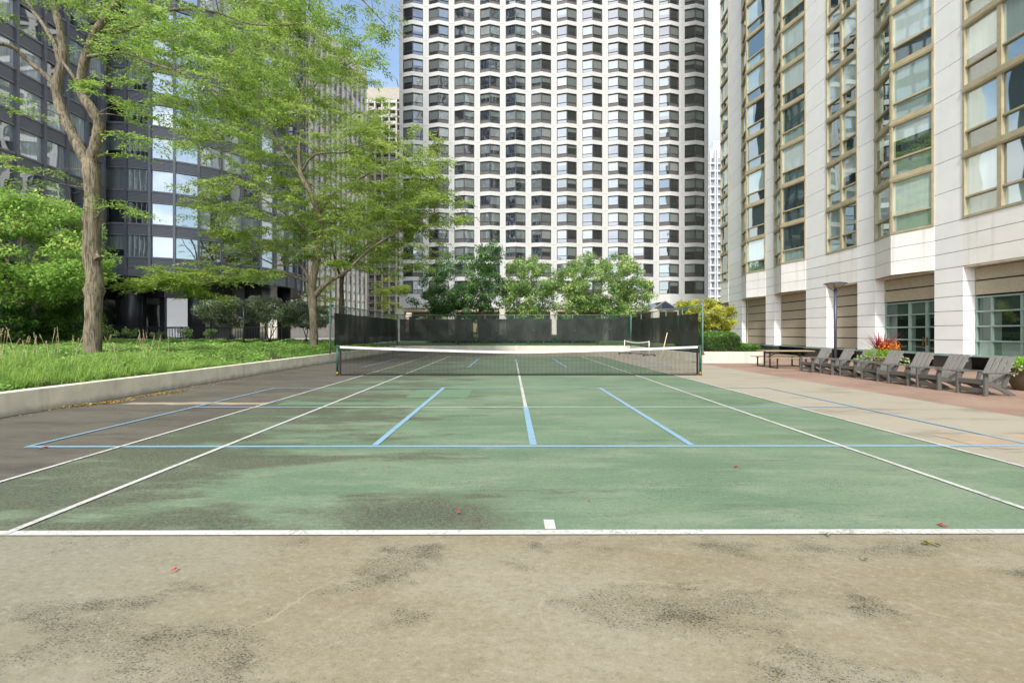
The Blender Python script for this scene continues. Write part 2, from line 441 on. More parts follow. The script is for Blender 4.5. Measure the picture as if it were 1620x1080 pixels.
def bark(name, a, b):
    t = NT(name); p = t.pos()
    n = t.noise(1.0, 6, 0.65, t.scale(p, (20, 20, 2.2)), 0.5)
    l = t.noise(2.5, 4, 0.6)
    c = t.mix(t.step(n, 0.3, 0.62), a, b)
    c = t.mix(t.step(l, 0.5, 0.72, 0, 0.45), c, shade(b, 1.25))
    return t.done(t.pbr(c, 0.9, 0, 0.2, t.bump(n, 1.0, 0.06)))
M['bark'] = bark('honey_locust_bark', lin(62, 56, 46), lin(146, 135, 114))
M['bark_dark'] = bark('dark_bark', lin(46, 40, 32), lin(104, 92, 74))
M['leaf_locust'] = leaf_mat('locust_leaf', (0.060, 0.125, 0.020), (0.235, 0.38, 0.070), (0.50, 0.66, 0.17), 0.5)
M['leaf_locust_deep'] = leaf_mat('deep_locust_leaf', (0.065, 0.122, 0.023), (0.247, 0.366, 0.074), (0.572, 0.708, 0.179), 0.48)
M['leaf_bright'] = leaf_mat('bright_broad_leaf', (0.078, 0.180, 0.032), (0.310, 0.563, 0.109), (0.744, 0.800, 0.260), 0.4)
M['leaf_hedge'] = leaf_mat('hedge_leaf', (0.022, 0.060, 0.013), (0.087, 0.191, 0.034), (0.260, 0.464, 0.086), 0.25)
M['leaf_crab'] = leaf_mat('crabapple_leaf', (0.065, 0.138, 0.038), (0.251, 0.408, 0.117), (0.678, 0.800, 0.303), 0.32)
M['leaf_crab_dark'] = leaf_mat('dark_crabapple_leaf', (0.028, 0.075, 0.025), (0.111, 0.228, 0.073), (0.348, 0.558, 0.181), 0.3)
M['leaf_yellow'] = leaf_mat('yellowing_leaf', (0.135, 0.174, 0.022), (0.513, 0.522, 0.075), (0.850, 0.783, 0.150), 0.35)
M['leaf_lime'] = leaf_mat('lime_locust_leaf', (0.12, 0.19, 0.02), (0.34, 0.44, 0.07), (0.60, 0.66, 0.15), 0.45)
M['leaf_grey'] = leaf_mat('grey_green_leaf', (0.053, 0.078, 0.048), (0.211, 0.277, 0.158), (0.632, 0.738, 0.501), 0.2)
M['leaf_cover'] = leaf_mat('ground_cover_leaf', (0.070, 0.162, 0.032), (0.238, 0.446, 0.091), (0.614, 0.800, 0.239), 0.3)
M['grass'] = leaf_mat('ornamental_grass', (0.070, 0.139, 0.023), (0.248, 0.419, 0.078), (0.589, 0.728, 0.232), 0.35)
M['plume'] = leaf_mat('grass_plume', (0.30, 0.24, 0.13), (0.50, 0.42, 0.25), (0.66, 0.58, 0.38), 0.3)
M['soil'] = plain('dark_soil', lin(58, 52, 38), 0.95, var=0.3, scale=6, bump=0.5)
M['lawn'] = plain('lawn', lin(66, 92, 44), 0.95, var=0.4, scale=1.2, bump=0.5)
M['ground'] = plain('city_paving', lin(136, 132, 124), 0.9, var=0.12, scale=0.2)
M['litter'] = leaf_mat('leaf_litter', (0.10, 0.045, 0.012), (0.32, 0.17, 0.04), (0.50, 0.40, 0.10), 0.1)
M['leaf_red'] = leaf_mat('fallen_red_leaf', (0.30, 0.008, 0.02), (0.52, 0.02, 0.04), (0.62, 0.05, 0.07), 0.1)
M['leaf_olive'] = leaf_mat('fallen_olive_leaf', (0.06, 0.055, 0.008), (0.17, 0.16, 0.02), (0.30, 0.27, 0.05), 0.1)
M['leaf_pale'] = leaf_mat('fallen_green_leaf', (0.05, 0.09, 0.03), (0.16, 0.24, 0.08), (0.35, 0.40, 0.18), 0.1)

M['chair'] = plain('grey_recycled_board', lin(92, 90, 85), 0.6, spec=0.35, var=0.06, scale=2.0, bump=0.05, stretch=(1, 1, 1))
M['chair_back_lit'] = plain('sky_lit_grey_board', lin(124, 122, 116), 0.6, spec=0.35, var=0.14, scale=5.0, bump=0.08, stretch=(1, 9, 1))  # same board, lightened: sky light falling on the backrests is put into the colour
M['post_green'] = plain('dark_green_post', lin(30, 70, 58), 0.4, spec=0.5, var=0.15)
M['brass'] = plain('brass_sleeve', lin(140, 108, 52), 0.45, metal=0.6, var=0.25, scale=20)
M['net_cord'] = plain('black_net_cord', lin(26, 27, 28), 0.8)
M['tape'] = plain('white_net_tape', (0.68, 0.67, 0.63), 0.75, var=0.07, scale=3)
M['fence_paint'] = plain('weathered_green_pipe', lin(92, 120, 111), 0.55, var=0.22, scale=6)
M['chain'] = plain('green_chain_link', lin(60, 92, 80), 0.6)
M['lamp_metal'] = plain('blue_grey_lamp_metal', lin(74, 80, 96), 0.4, metal=0.3, spec=0.5, var=0.08)
M['lamp_glass'] = plain('lamp_diffuser', lin(176, 166, 146), 0.5)
M['white_metal'] = plain('white_tube', (0.7, 0.7, 0.68), 0.45)
M['white_net'] = plain('white_net_cord', (0.62, 0.62, 0.6), 0.8)
M['rubber'] = plain('black_rubber', (0.02, 0.02, 0.02), 0.7)
M['wood'] = plain('pale_wood_pole', lin(206, 188, 160), 0.6)
M['table_top'] = plain('tan_table_board', lin(158, 140, 112), 0.6, var=0.12, scale=3, stretch=(1, 8, 1))
M['iron'] = plain('dark_iron', lin(48, 45, 44), 0.5, spec=0.5)
M['pot'] = plain('tan_stone_pot', lin(128, 112, 80), 0.7, var=0.12)
M['pot_dark'] = plain('brown_stone_pot', lin(92, 80, 62), 0.6, var=0.14)
M['spike_red'] = leaf_mat('red_spiky_leaf', (0.104, 0.010, 0.018), (0.286, 0.018, 0.039), (0.494, 0.048, 0.078), 0.25)
M['flower_orange'] = leaf_mat('orange_flower', (0.5, 0.08, 0.01), (0.75, 0.20, 0.02), (0.85, 0.36, 0.05), 0.2)
M['leaf_mound'] = leaf_mat('fine_mounding_leaf', (0.078, 0.169, 0.018), (0.260, 0.468, 0.060), (0.494, 0.715, 0.144), 0.35)
M['leaf_varieg'] = leaf_mat('variegated_trailing_leaf', (0.08, 0.15, 0.04), (0.24, 0.34, 0.12), (0.5, 0.54, 0.30), 0.3)
M['canopy_glass'] = glass('dark_canopy_glass', [(0.0, (0.01, 0.015, 0.03)), (1.0, (0.05, 0.08, 0.16))], 0.25, 0.03, 0.02)

def windscreen():
    t = NT('black_green_windscreen'); p = t.pos()
    fold = t.noise(1.0, 4, 0.6, t.scale(p, (2.6, 2.6, 0.7)), 0.6)
    blotch = t.noise(0.8, 4, 0.6)
    c = t.mix(t.step(blotch, 0.3, 0.7), lin(28, 34, 31), lin(48, 54, 50))
    a = t.pbr(c, 0.5, 0, 0.35, t.bump(fold, 0.7, 0.08))
    b = t.node('ShaderNodeBsdfTransparent'); b.inputs[0].default_value = (1, 1, 1, 1)
    return t.done(t.mixs(t.step(blotch, 0.3, 0.75, 0.02, 0.10), a, b.outputs[0]))
M['screen'] = windscreen()
# ---------------------------------------------------------------- camera, sky, sun
sc = bpy.context.scene
sc.view_settings.view_transform = 'Standard'; sc.view_settings.look = 'None'; sc.view_settings.exposure = 0.0
cam = bpy.data.cameras.new('camera'); camo = bpy.data.objects.new('camera', cam); COL.objects.link(camo); sc.camera = camo
cam.sensor_width = 36.0; cam.lens = F * 36.0 / 1620.0
cam.shift_y = -(540.0 - HZ) / 1620.0
cam.clip_start = 0.05; cam.clip_end = 3000
camo.location = (0, 0, CH)
camo.rotation_euler = (math.radians(90), 0, -math.atan2(810 - VX, F))

SUN_EL, SUN_AZ = math.radians(43), math.radians(196)      # azimuth clockwise from +Y: behind the camera, to the left
W = bpy.data.worlds.new('World'); sc.world = W; W.use_nodes = True
wt = W.node_tree; wt.nodes.clear()
def wn(ty, **kw):
    n = wt.nodes.new(ty)
    for k, v in kw.items(): setattr(n, k, v)
    return n
sky = wn('ShaderNodeTexSky', sky_type='NISHITA'); sky.sun_disc = False
sky.sun_elevation = SUN_EL; sky.sun_rotation = SUN_AZ
sky.air_density = 1.0; sky.dust_density = 0.6; sky.ozone_density = 2.0
tc = wn('ShaderNodeTexCoord'); mp = wn('ShaderNodeMapping')
wt.links.new(tc.outputs['Generated'], mp.inputs[0]); mp.inputs['Scale'].default_value = (1, 1, 1.9)
mp.inputs['Location'].default_value = (3.1, 0.4, 1.7)
n1 = wn('ShaderNodeTexNoise'); wt.links.new(mp.outputs[0], n1.inputs[0]); n1.inputs['Scale'].default_value = 2.1
n1.inputs['Detail'].default_value = 8; n1.inputs['Roughness'].default_value = 0.58; n1.inputs['Distortion'].default_value = 0.25
mr = wn('ShaderNodeMapRange', interpolation_type='SMOOTHSTEP'); wt.links.new(n1.outputs['Fac'], mr.inputs[0])
mr.inputs[1].default_value = 0.42; mr.inputs[2].default_value = 0.60
n2 = wn('ShaderNodeTexNoise'); wt.links.new(mp.outputs[0], n2.inputs[0]); n2.inputs['Scale'].default_value = 4.0; n2.inputs['Detail'].default_value = 7
cr = wn('ShaderNodeValToRGB'); wt.links.new(n2.outputs['Fac'], cr.inputs[0])
cr.color_ramp.elements[0].position = 0.3; cr.color_ramp.elements[0].color = (11.8, 12.1, 12.7, 1)
cr.color_ramp.elements[1].position = 0.7; cr.color_ramp.elements[1].color = (16.3, 16.3, 16.5, 1)
# a stretch of open blue between the towers on the left
gd = wn('ShaderNodeVectorMath', operation='DOT_PRODUCT'); wt.links.new(tc.outputs['Generated'], gd.inputs[0])
_g = Vector((-0.235, 0.80, 0.56)).normalized(); gd.inputs[1].default_value = _g
gr = wn('ShaderNodeMapRange', interpolation_type='SMOOTHSTEP'); wt.links.new(gd.outputs['Value'], gr.inputs[0])
gr.inputs[1].default_value = 0.965; gr.inputs[2].default_value = 0.992; gr.inputs[3].default_value = 1.0; gr.inputs[4].default_value = 0.12
mm = wn('ShaderNodeMath', operation='MULTIPLY'); wt.links.new(mr.outputs[0], mm.inputs[0]); wt.links.new(gr.outputs[0], mm.inputs[1])
mx = wn('ShaderNodeMix', data_type='RGBA'); wt.links.new(mm.outputs[0], mx.inputs[0])
# a pale bank of cloud low on the right
rd = wn('ShaderNodeVectorMath', operation='DOT_PRODUCT'); wt.links.new(tc.outputs['Generated'], rd.inputs[0]); rd.inputs[1].default_value = Vector((0.47, 1.0, 0.42)).normalized()
rr_ = wn('ShaderNodeMapRange', interpolation_type='SMOOTHSTEP'); wt.links.new(rd.outputs['Value'], rr_.inputs[0])
rr_.inputs[1].default_value = 0.93; rr_.inputs[2].default_value = 0.985; rr_.inputs[3].default_value = 0.0; rr_.inputs[4].default_value = 0.85
mq = wn('ShaderNodeMath', operation='MAXIMUM'); wt.links.new(mm.outputs[0], mq.inputs[0]); wt.links.new(rr_.outputs[0], mq.inputs[1])
wt.links.new(mq.outputs[0], mx.inputs[0])
sg = wn('ShaderNodeMix', data_type='RGBA', blend_type='MULTIPLY'); sg.inputs[0].default_value = 1.0
wt.links.new(sky.outputs[0], sg.inputs[6]); sg.inputs[7].default_value = (2.5, 2.3, 2.0, 1)
# cloud is brightest around the veiled sun behind the camera, duller ahead
sd = wn('ShaderNodeVectorMath', operation='DOT_PRODUCT'); wt.links.new(tc.outputs['Generated'], sd.inputs[0])
sd.inputs[1].default_value = Vector((math.sin(SUN_AZ) * .8, math.cos(SUN_AZ) * .8, .6)).normalized()
sr = wn('ShaderNodeMapRange', interpolation_type='SMOOTHSTEP'); wt.links.new(sd.outputs['Value'], sr.inputs[0])
sr.inputs[1].default_value = -0.6; sr.inputs[2].default_value = 0.8; sr.inputs[3].default_value = 0.46; sr.inputs[4].default_value = 1.5
cg = wn('ShaderNodeMix', data_type='RGBA', blend_type='MULTIPLY'); cg.inputs[0].default_value = 1.0
wt.links.new(cr.outputs[0], cg.inputs[6]); wt.links.new(sr.outputs[0], cg.inputs[7])
wt.links.new(sg.outputs[2], mx.inputs[6]); wt.links.new(cg.outputs[2], mx.inputs[7])
bg = wn('ShaderNodeBackground'); wt.links.new(mx.outputs[2], bg.inputs[0]); bg.inputs[1].default_value = 0.15
wo = wn('ShaderNodeOutputWorld'); wt.links.new(bg.outputs[0], wo.inputs[0])

sl = bpy.data.lights.new('sun', 'SUN'); slo = bpy.data.objects.new('sun', sl); COL.objects.link(slo)
sl.energy = 4.2; sl.angle = math.radians(6); sl.color = (1.0, 0.965, 0.92)
_d = Vector((math.sin(SUN_AZ) * math.cos(SUN_EL), math.cos(SUN_AZ) * math.cos(SUN_EL), math.sin(SUN_EL)))
slo.rotation_euler = _d.to_track_quat('Z', 'Y').to_euler()

# ---------------------------------------------------------------- ground sheets
def sheet(name, pts, z, m, label=None):
    b = MB(); b.face([(x, y, z) for x, y in pts]); o = b.build(name, m); o['kind'] = 'structure'
    return o
sheet('ground', [(-900, -300), (900, -300), (900, 1500), (-900, 1500)], -0.03, M['ground'])
sheet('court_surface', [(-9.12, -8), (9.22, -8), (9.22, 22.0), (9.5, 22.0), (9.5, 34.0), (-9.12, 34.0)], 0.0, M['tan'])
sheet('pavement', [(9.22, -8), (19, -8), (19, 21.1), (9.22, 21.1)], 0.0, M['aggregate'])
sheet('paved_terrace', [(13.2, 21.1), (19.4, 21.1), (19.4, 46), (13.2, 46)], -0.004, M['aggregate'])
CX, NY = 0.31, 15.11                                     # court centre, net line
BY, SY = NY - 11.885, 6.40
sheet('court_paint', [(CX - 5.485, BY), (CX + 5.485, BY), (CX + 5.485, NY + 11.885), (CX - 5.485, NY + 11.885)], 0.004, M['green'])

# fresh repair patches
def patch(x0, x1, y0, y1, m, z=0.007, j=0.05):
    b = MB(); n = 14
    up = [(x0 + (x1 - x0) * k / n, y1 + R.uniform(-j, j)) for k in range(n + 1)]
    dn = [(x0 + (x1 - x0) * k / n, y0 + R.uniform(-j, j)) for k in range(n + 1)]
    b.face([(x, y, z) for x, y in dn] + [(x, y, z) for x, y in reversed(up)])
    o = b.build('court_patch', m); o['kind'] = 'structure'
patch(-4.9, -1.9, 9.0, 9.32, M['patch_green'])
patch(-8.2, -5.18, 9.05, 9.32, M['patch_pink'], 0.005)
patch(-2.45, -1.0, 10.0, 11.35, M['patch_green'])
patch(0.3, 3.4, 8.95, 9.12, M['patch_green'], j=0.03)
patch(6.25, 7.7, 5.6, 6.35, M['patch_pink'], 0.005)

# painted lines: across-lines on one level, along-lines on the next
def lines(name, segs, m):
    b = MB()
    for x0, x1, y0, y1, z in segs:
        L = max(x1 - x0, y1 - y0); n = max(2, int(L / 0.5)); alx = (x1 - x0) > (y1 - y0)
        for k in range(n):
            if alx: q = (x0 + (x1 - x0) * k / n, x0 + (x1 - x0) * (k + 1) / n, y0, y1)
            else: q = (x0, x1, y0 + (y1 - y0) * k / n, y0 + (y1 - y0) * (k + 1) / n)
            b.face([(q[0], q[2], z), (q[1], q[2], z), (q[1], q[3], z), (q[0], q[3], z)])
    o = b.build(name, m); o['kind'] = 'structure'; return o
def across(x0, x1, y, w, z=0.010): return (CX + x0, CX + x1, y - w / 2, y + w / 2, z)
def along(x, y0, y1, w, z=0.013): return (CX + x - w / 2, CX + x + w / 2, y0, y1, z)
FY = NY + 11.885
lines('white_court_lines', [
    across(-5.485, 5.485, BY + 0.03, 0.075), across(-5.485, 5.485, FY, 0.1),
    across(-4.115, 4.115, NY - SY, 0.05), across(-4.115, 4.115, NY + SY, 0.06),
    along(-4.115, BY, FY, 0.062), along(4.115, BY, FY, 0.062), along(-5.485, BY, FY, 0.055), along(5.485, BY, FY, 0.055),
    along(0, NY - SY, NY + SY, 0.07), along(0, BY + 0.07, BY + 0.24, 0.085)], M['white_line'])
KY0, KY1 = 5.72, 11.72                                   # small cross-court on the near side, mirrored on the far side
lines('blue_court_lines', [
    across(-6.75, 6.75, KY0, 0.07, 0.0085), across(-6.75, 6.75, KY1, 0.06, 0.0085),
    along(-6.72, KY0, KY1, 0.06, 0.0115), along(6.72, KY0, KY1, 0.06, 0.0115),
    along(-2.13, KY0 + 0.04, KY1, 0.085, 0.0115), along(2.13, KY0 + 0.04, KY1, 0.085, 0.0115),
    along(0, KY0 + 0.04, NY - SY - 0.03, 0.095, 0.0115),
    across(-6.72, -4.15, NY - SY, 0.06, 0.0085), across(4.15, 6.72, NY - SY, 0.06, 0.0085),
    along(-2.13, 2 * NY - KY1, 2 * NY - KY0, 0.1, 0.0115), along(2.13, 2 * NY - KY1, 2 * NY - KY0, 0.1, 0.0115),
    along(0, NY + SY + 0.04, 2 * NY - KY0, 0.1, 0.0115), along(6.72, 2 * NY - KY1, 2 * NY - KY0, 0.09, 0.0115),
    along(-6.72, 2 * NY - KY1, 2 * NY - KY0, 0.09, 0.0115)], M['blue_line'])
lines('faded_blue_court_lines', [across(-6.7, 6.7, 2 * NY - KY1, 0.07, 0.0085)], M['blue_faint'])

# ---------------------------------------------------------------- planters, low walls
def low_wall(name, label, a, b, h0, h1, th, m, joints=9.0, z0=-0.03):
    t = thing(name, label, 'low wall', (a[0], a[1], 0))
    mb = MB(); L = math.hypot(b[0] - a[0], b[1] - a[1]); n = max(1, int(L / joints))
    for k in range(n):
        f0, f1 = k / n + (0.002 / L if k else 0), (k + 1) / n - (0.002 / L if k < n - 1 else 0)
        p = (a[0] + (b[0] - a[0]) * f0, a[1] + (b[1] - a[1]) * f0); q = (a[0] + (b[0] - a[0]) * f1, a[1] + (b[1] - a[1]) * f1)
        mb.seg(p, q, z0, h0 + (h1 - h0) * (k + .5) / n, -th, 0.0, 0)
    mb.build('wall_body', m, t, bevel=0.006)
    return t
low_wall('planter_wall', 'long low weathered concrete wall edging the grassy planter on the left', (-9.12, -6), (-9.12, 34.0), 0.43, 0.43, 0.28, M['concrete'])
low_wall('back_wall', 'low pale concrete wall under the dark screens at the far end of the court', (-9.12, 34.0), (9.5, 34.0), 0.45, 0.45, 0.3, M['concrete_white'], 6.0)
low_wall('court_side_wall', 'low concrete wall under the screened fence on the right side of the court', (9.5, 34.0), (9.5, 21.16), 0.45, 0.45, 0.25, M['concrete_white'])
w = thing('planter_wall', 'low white curved planter wall below the clipped hedge and yellow shrub', 'low wall', (11, 21.2, 0))
mb = MB()
path = [(9.52, 21.12), (12.1, 21.12)] + [(12.1 + 0.85 * math.sin(a), 21.97 - 0.85 * math.cos(a)) for a in [math.radians(18 * k) for k in range(1, 6)]] + [(12.95, 30)]
for p, q in zip(path[:-1], path[1:]): mb.seg(p, q, -0.03, 0.56, -0.26, 0.0)
mb.build('wall_body', M['concrete_white'], w)

# raised planting ground (soil sheets follow a gentle mound)
def mound_z(x):
    d = max(0.0, -9.4 - x)
    return 0.36 + 0.52 * (1 - math.exp(-d / 2.6))
def terrain(name, xs, ys, zf, m):
    v = []; 
    for i in range(len(xs) - 1):
        for j in range(len(ys) - 1):
            v.append([(xs[i], ys[j], zf(xs[i], ys[j])), (xs[i + 1], ys[j], zf(xs[i + 1], ys[j])), (xs[i + 1], ys[j + 1], zf(xs[i + 1], ys[j + 1])), (xs[i], ys[j + 1], zf(xs[i], ys[j + 1]))])
    o = poly_np(name, np.array(v), m); o['kind'] = 'structure'; return o
_xs = [-31 + 21.62 * k / 40 for k in range(41)]
terrain('planting_soil', _xs, [-6 + 40.0 * k / 40 for k in range(41)], lambda x, y: mound_z(x) + 0.05 * math.sin(x * 1.1 + y * .7), M['soil'])
terrain('lawn', [-14 + 32 * k / 10 for k in range(11)], [34.31 + 26 * k / 10 for k in range(11)], lambda x, y: 0.36 + 0.02 * math.sin(x + y), M['lawn'])
terrain('hedge_soil', [9.76, 10.6, 11.5, 12.3, 12.68], [21.39, 23, 25, 28, 33], lambda x, y: 0.47, M['soil'])
# ---------------------------------------------------------------- tennis net
net = thing('tennis_net', 'long black tennis net with white top band strung between two green posts', 'tennis net', (CX, NY, 0))
for s in (-1, 1):
    x = CX + s * 6.4
    b = MB(); b.tube([(x, NY, 0.0), (x, NY, 1.06)], 0.042, 12); b.tube([(x, NY, 1.06), (x, NY, 1.085)], [0.05, 0.03], 12)
    po = b.build('post', M['post_green'], net)
    b = MB(); b.tube([(x, NY, 0.0), (x, NY, 0.14)], 0.052, 12); b.build('sleeve', M['brass'], po)
    if s == 1:
        b = MB(); b.box(x + 0.04, x + 0.11, NY - 0.05, NY + 0.05, 0.72, 0.88); b.tube([(x + 0.09, NY - 0.03, 0.8), (x + 0.09, NY - 0.16, 0.74)], 0.012, 6)
        b.build('winch', M['brass'], po)
def sag(x):
    u = (x - CX) / 6.3
    return 0.855 + 0.185 * abs(u) ** 1.35
XN0, XN1 = CX - 6.30, CX + 6.30
b = MB(); n = 60
for k in range(n):
    xa, xb = XN0 + (XN1 - XN0) * k / n, XN0 + (XN1 - XN0) * (k + 1) / n
    za, zb = sag(xa), sag(xb)
    p = [(xa, NY - .016, za - .075), (xb, NY - .016, zb - .075), (xb, NY + .016, zb - .075), (xa, NY + .016, za - .075),
         (xa, NY - .012, za), (xb, NY - .012, zb), (xb, NY + .012, zb), (xa, NY + .012, za)]
    b.hexa(p)
for s in (-1, 1):
    b.tube([(CX + s * 6.30, NY, sag(CX + s * 6.30) - .02), (CX + s * 6.37, NY, 1.04)], 0.006, 5)
b.build('top_band', M['tape'], net)
v = []
pitch = 0.046; nx = int((XN1 - XN0) / pitch); hw = 0.0042
for k in range(nx + 1):
    x = XN0 + k * pitch; zt = sag(x) - .07
    v.append([(x - hw, NY, 0.03), (x + hw, NY, 0.03), (x + hw, NY, zt), (x - hw, NY, zt)])
for j in range(1, 23):
    f = j / 23.0
    for k in range(48):
        xa, xb = XN0 + (XN1 - XN0) * k / 48, XN0 + (XN1 - XN0) * (k + 1) / 48
        za, zb = 0.03 + f * (sag(xa) - .1), 0.03 + f * (sag(xb) - .1)
        v.append([(xa, NY + .003, za - hw), (xb, NY + .003, zb - hw), (xb, NY + .003, zb + hw), (xa, NY + .003, za + hw)])
poly_np('net_mesh', np.array(v), M['net_cord'], net)
b = MB(); b.box(XN0, XN1, NY - .012, NY + .012, 0.012, 0.05); b.build('bottom_band', M['net_cord'], net)
for x in (XN0, XN1):
    b = MB(); b.box(x - .03, x + .03, NY - .014, NY + .014, 0.051, sag(x) - .08); b.build('end_band', M['net_cord'], net)

# ---------------------------------------------------------------- fences with windscreens
def fence(label, a, c, posts, scr, z0=0.45, z1=2.9, gap=None):
    t = thing('screened_fence', label, 'fence', (a[0], a[1], z0))
    a = Vector((a[0], a[1], 0)); c = Vector((c[0], c[1], 0)); L = (c - a).length; d = (c - a) / L; n = Vector((d.y, -d.x, 0))
    for k in range(posts + 1):
        p = a + d * L * k / posts; e = k in (0, posts)
        b = MB(); b.tube([p + Vector((0, 0, z0)), p + Vector((0, 0, z1 + (.06 if e else 0)))], 0.045 if e else 0.032, 8); b.build('post', M['fence_paint'], t)
    for z, r in ((z1, 0.026), (z0 + 0.1, 0.012)):
        b = MB(); b.tube([a + Vector((0, 0, z)), c + Vector((0, 0, z))], r, 6); b.build('rail', M['fence_paint'], t)
    v = []; H = z1 - z0 - .1; st = 0.1; hw = 0.005; k = -H
    while k < L:
        for sgn in (1, -1):
            u0, u1, w0, w1 = k, k + H, 0.0, H
            if u0 < 0: w0 = -u0; u0 = 0
            if u1 > L: w1 = H - (u1 - L); u1 = L
            if u1 > u0:
                if sgn < 0: q0, q1 = L - u0, L - u1
                else: q0, q1 = u0, u1
                p0 = a + d * q0 + Vector((0, 0, z0 + .1 + w0)); p1 = a + d * q1 + Vector((0, 0, z0 + .1 + w1))
                o_ = d * hw * 1.4
                v.append([tuple(p0 - o_), tuple(p0 + o_), tuple(p1 + o_), tuple(p1 - o_)])
        k += st
    poly_np('chain_link', np.array(v), M['chain'], t)
    for f0, f1, s0, s1 in scr:
        nu, nv = max(6, int((f1 - f0) * L / 0.3)), 8; v = []
        def P(i, j):
            u = f0 + (f1 - f0) * i / nu; w = j / nv
            bulge = 0.085 + 0.025 * math.sin(i * 1.3 + j * .4) * math.sin(math.pi * w) + 0.02 * math.sin(i * .37 + 1)
            scal = -0.03 * abs(math.sin(math.pi * u * posts)) if j in (0, nv) else 0
            return tuple(a + d * L * u - n * bulge * SGN + Vector((0, 0, s0 + (s1 - s0) * w + (scal if j == nv else -scal * .4))))
        for i in range(nu):
            for j in range(nv): v.append([P(i, j), P(i + 1, j), P(i + 1, j + 1), P(i, j + 1)])
        so = poly_np('windscreen', np.array(v), M['screen'], t)
        m = max(2, int((f1 - f0) * L / 2.4))
        for q in range(m):
            u = f0 + (f1 - f0) * (q + .5) / m
            p = a + d * L * u - n * 0.15 * SGN + Vector((0, 0, s0 + (s1 - s0) * R.uniform(.48, .56)))
            b = MB(); r = 0.085
            b.face([p + d * (r * math.cos(x)) + Vector((0, 0, r * math.sin(x))) - n * SGN * 0.03 * (1 + math.sin(x)) for x in [math.pi * (1.0 + k / 8) for k in range(9)]])
            b.build('vent_flap', M['tower_panel'], so)
    return t
SGN = -1
fence('green pipe fence with three dark screens across the far end of the court', (-8.99, 34.15), (9.62, 34.15), 8,
      [(0.012, 0.325, 0.83, 2.58), (0.345, 0.66, 0.83, 2.6), (0.68, 0.985, 0.83, 2.6)])
fence('green pipe fence with one dark screen on the left side of the far court', (-8.99, 21.4), (-8.99, 34.0), 5, [(0.02, 0.98, 0.83, 2.52)])
SGN = 1
fence('green pipe fence with one dark screen on the right side, beside the yellow shrub', (9.62, 21.4), (9.62, 34.0), 5, [(0.02, 0.98, 0.83, 2.5)])

# rolling practice net and a pole leaning on the right screen
pn = thing('practice_net', 'small white rolling practice net with wheels parked at the far right of the court', 'practice net', (8.3, 29.2, 0))
A, B_ = Vector((8.1, 30.3, 0)), Vector((8.72, 27.2, 0))
A.x, A.y = 7.9, 29.6; B_.x, B_.y = 8.75, 27.0
dv = (B_ - A).normalized(); sd = Vector((dv.y, -dv.x, 0))
for p in (A, B_):
    b = MB(); b.tube([p + Vector((0, 0, .1)), p + Vector((0, 0, .98))], 0.03, 8); b.build('upright', M['white_metal'], pn)
    b = MB(); b.tube([p - sd * .42 + Vector((0, 0, .1)), p + sd * .42 + Vector((0, 0, .1))], 0.026, 8); f_ = b.build('foot', M['iron'], pn)
    for s in (-1, 1):
        b = MB(); q = p + sd * .42 * s; b.tube([q + dv * -.02 + Vector((0, 0, .055)), q + dv * .02 + Vector((0, 0, .055))], 0.055, 12); b.build('wheel', M['rubber'], f_)
b = MB(); b.tube([A + Vector((0, 0, .12)), B_ + Vector((0, 0, .12))], 0.022, 6); b.build('base_rail', M['iron'], pn)
b = MB(); N_ = 14
for k in range(N_):
    f0, f1 = k / N_, (k + 1) / N_
    g = lambda f: A + (B_ - A) * f + Vector((0, 0, .93 - .1 * math.sin(math.pi * f)))
    b.bar(g(f0), g(f1), 0.02, 0.06)
b.build('top_band', M['tape'], pn)
v = []
for k in range(60):
    p = A + (B_ - A) * (k / 59); v.append([tuple(p - dv * .003 + Vector((0, 0, .15))), tuple(p + dv * .003 + Vector((0, 0, .15))), tuple(p + dv * .003 + Vector((0, 0, .9))), tuple(p - dv * .003 + Vector((0, 0, .9)))])
for k in range(14):
    z = .17 + k * .052; v.append([tuple(A + Vector((0, 0, z - .003))), tuple(B_ + Vector((0, 0, z - .003))), tuple(B_ + Vector((0, 0, z + .003))), tuple(A + Vector((0, 0, z + .003)))])
poly_np('net_mesh', np.array(v), M['net_cord'], pn)
b = MB(); b.tube([(8.96, 25.4, 0.0), (9.44, 25.75, 1.5)], 0.028, 8, 0)
po = b.build('leaning_pole', M['wood']); tag(po, 'pale wooden pole leaning against the right dark screen behind the net', 'pole')

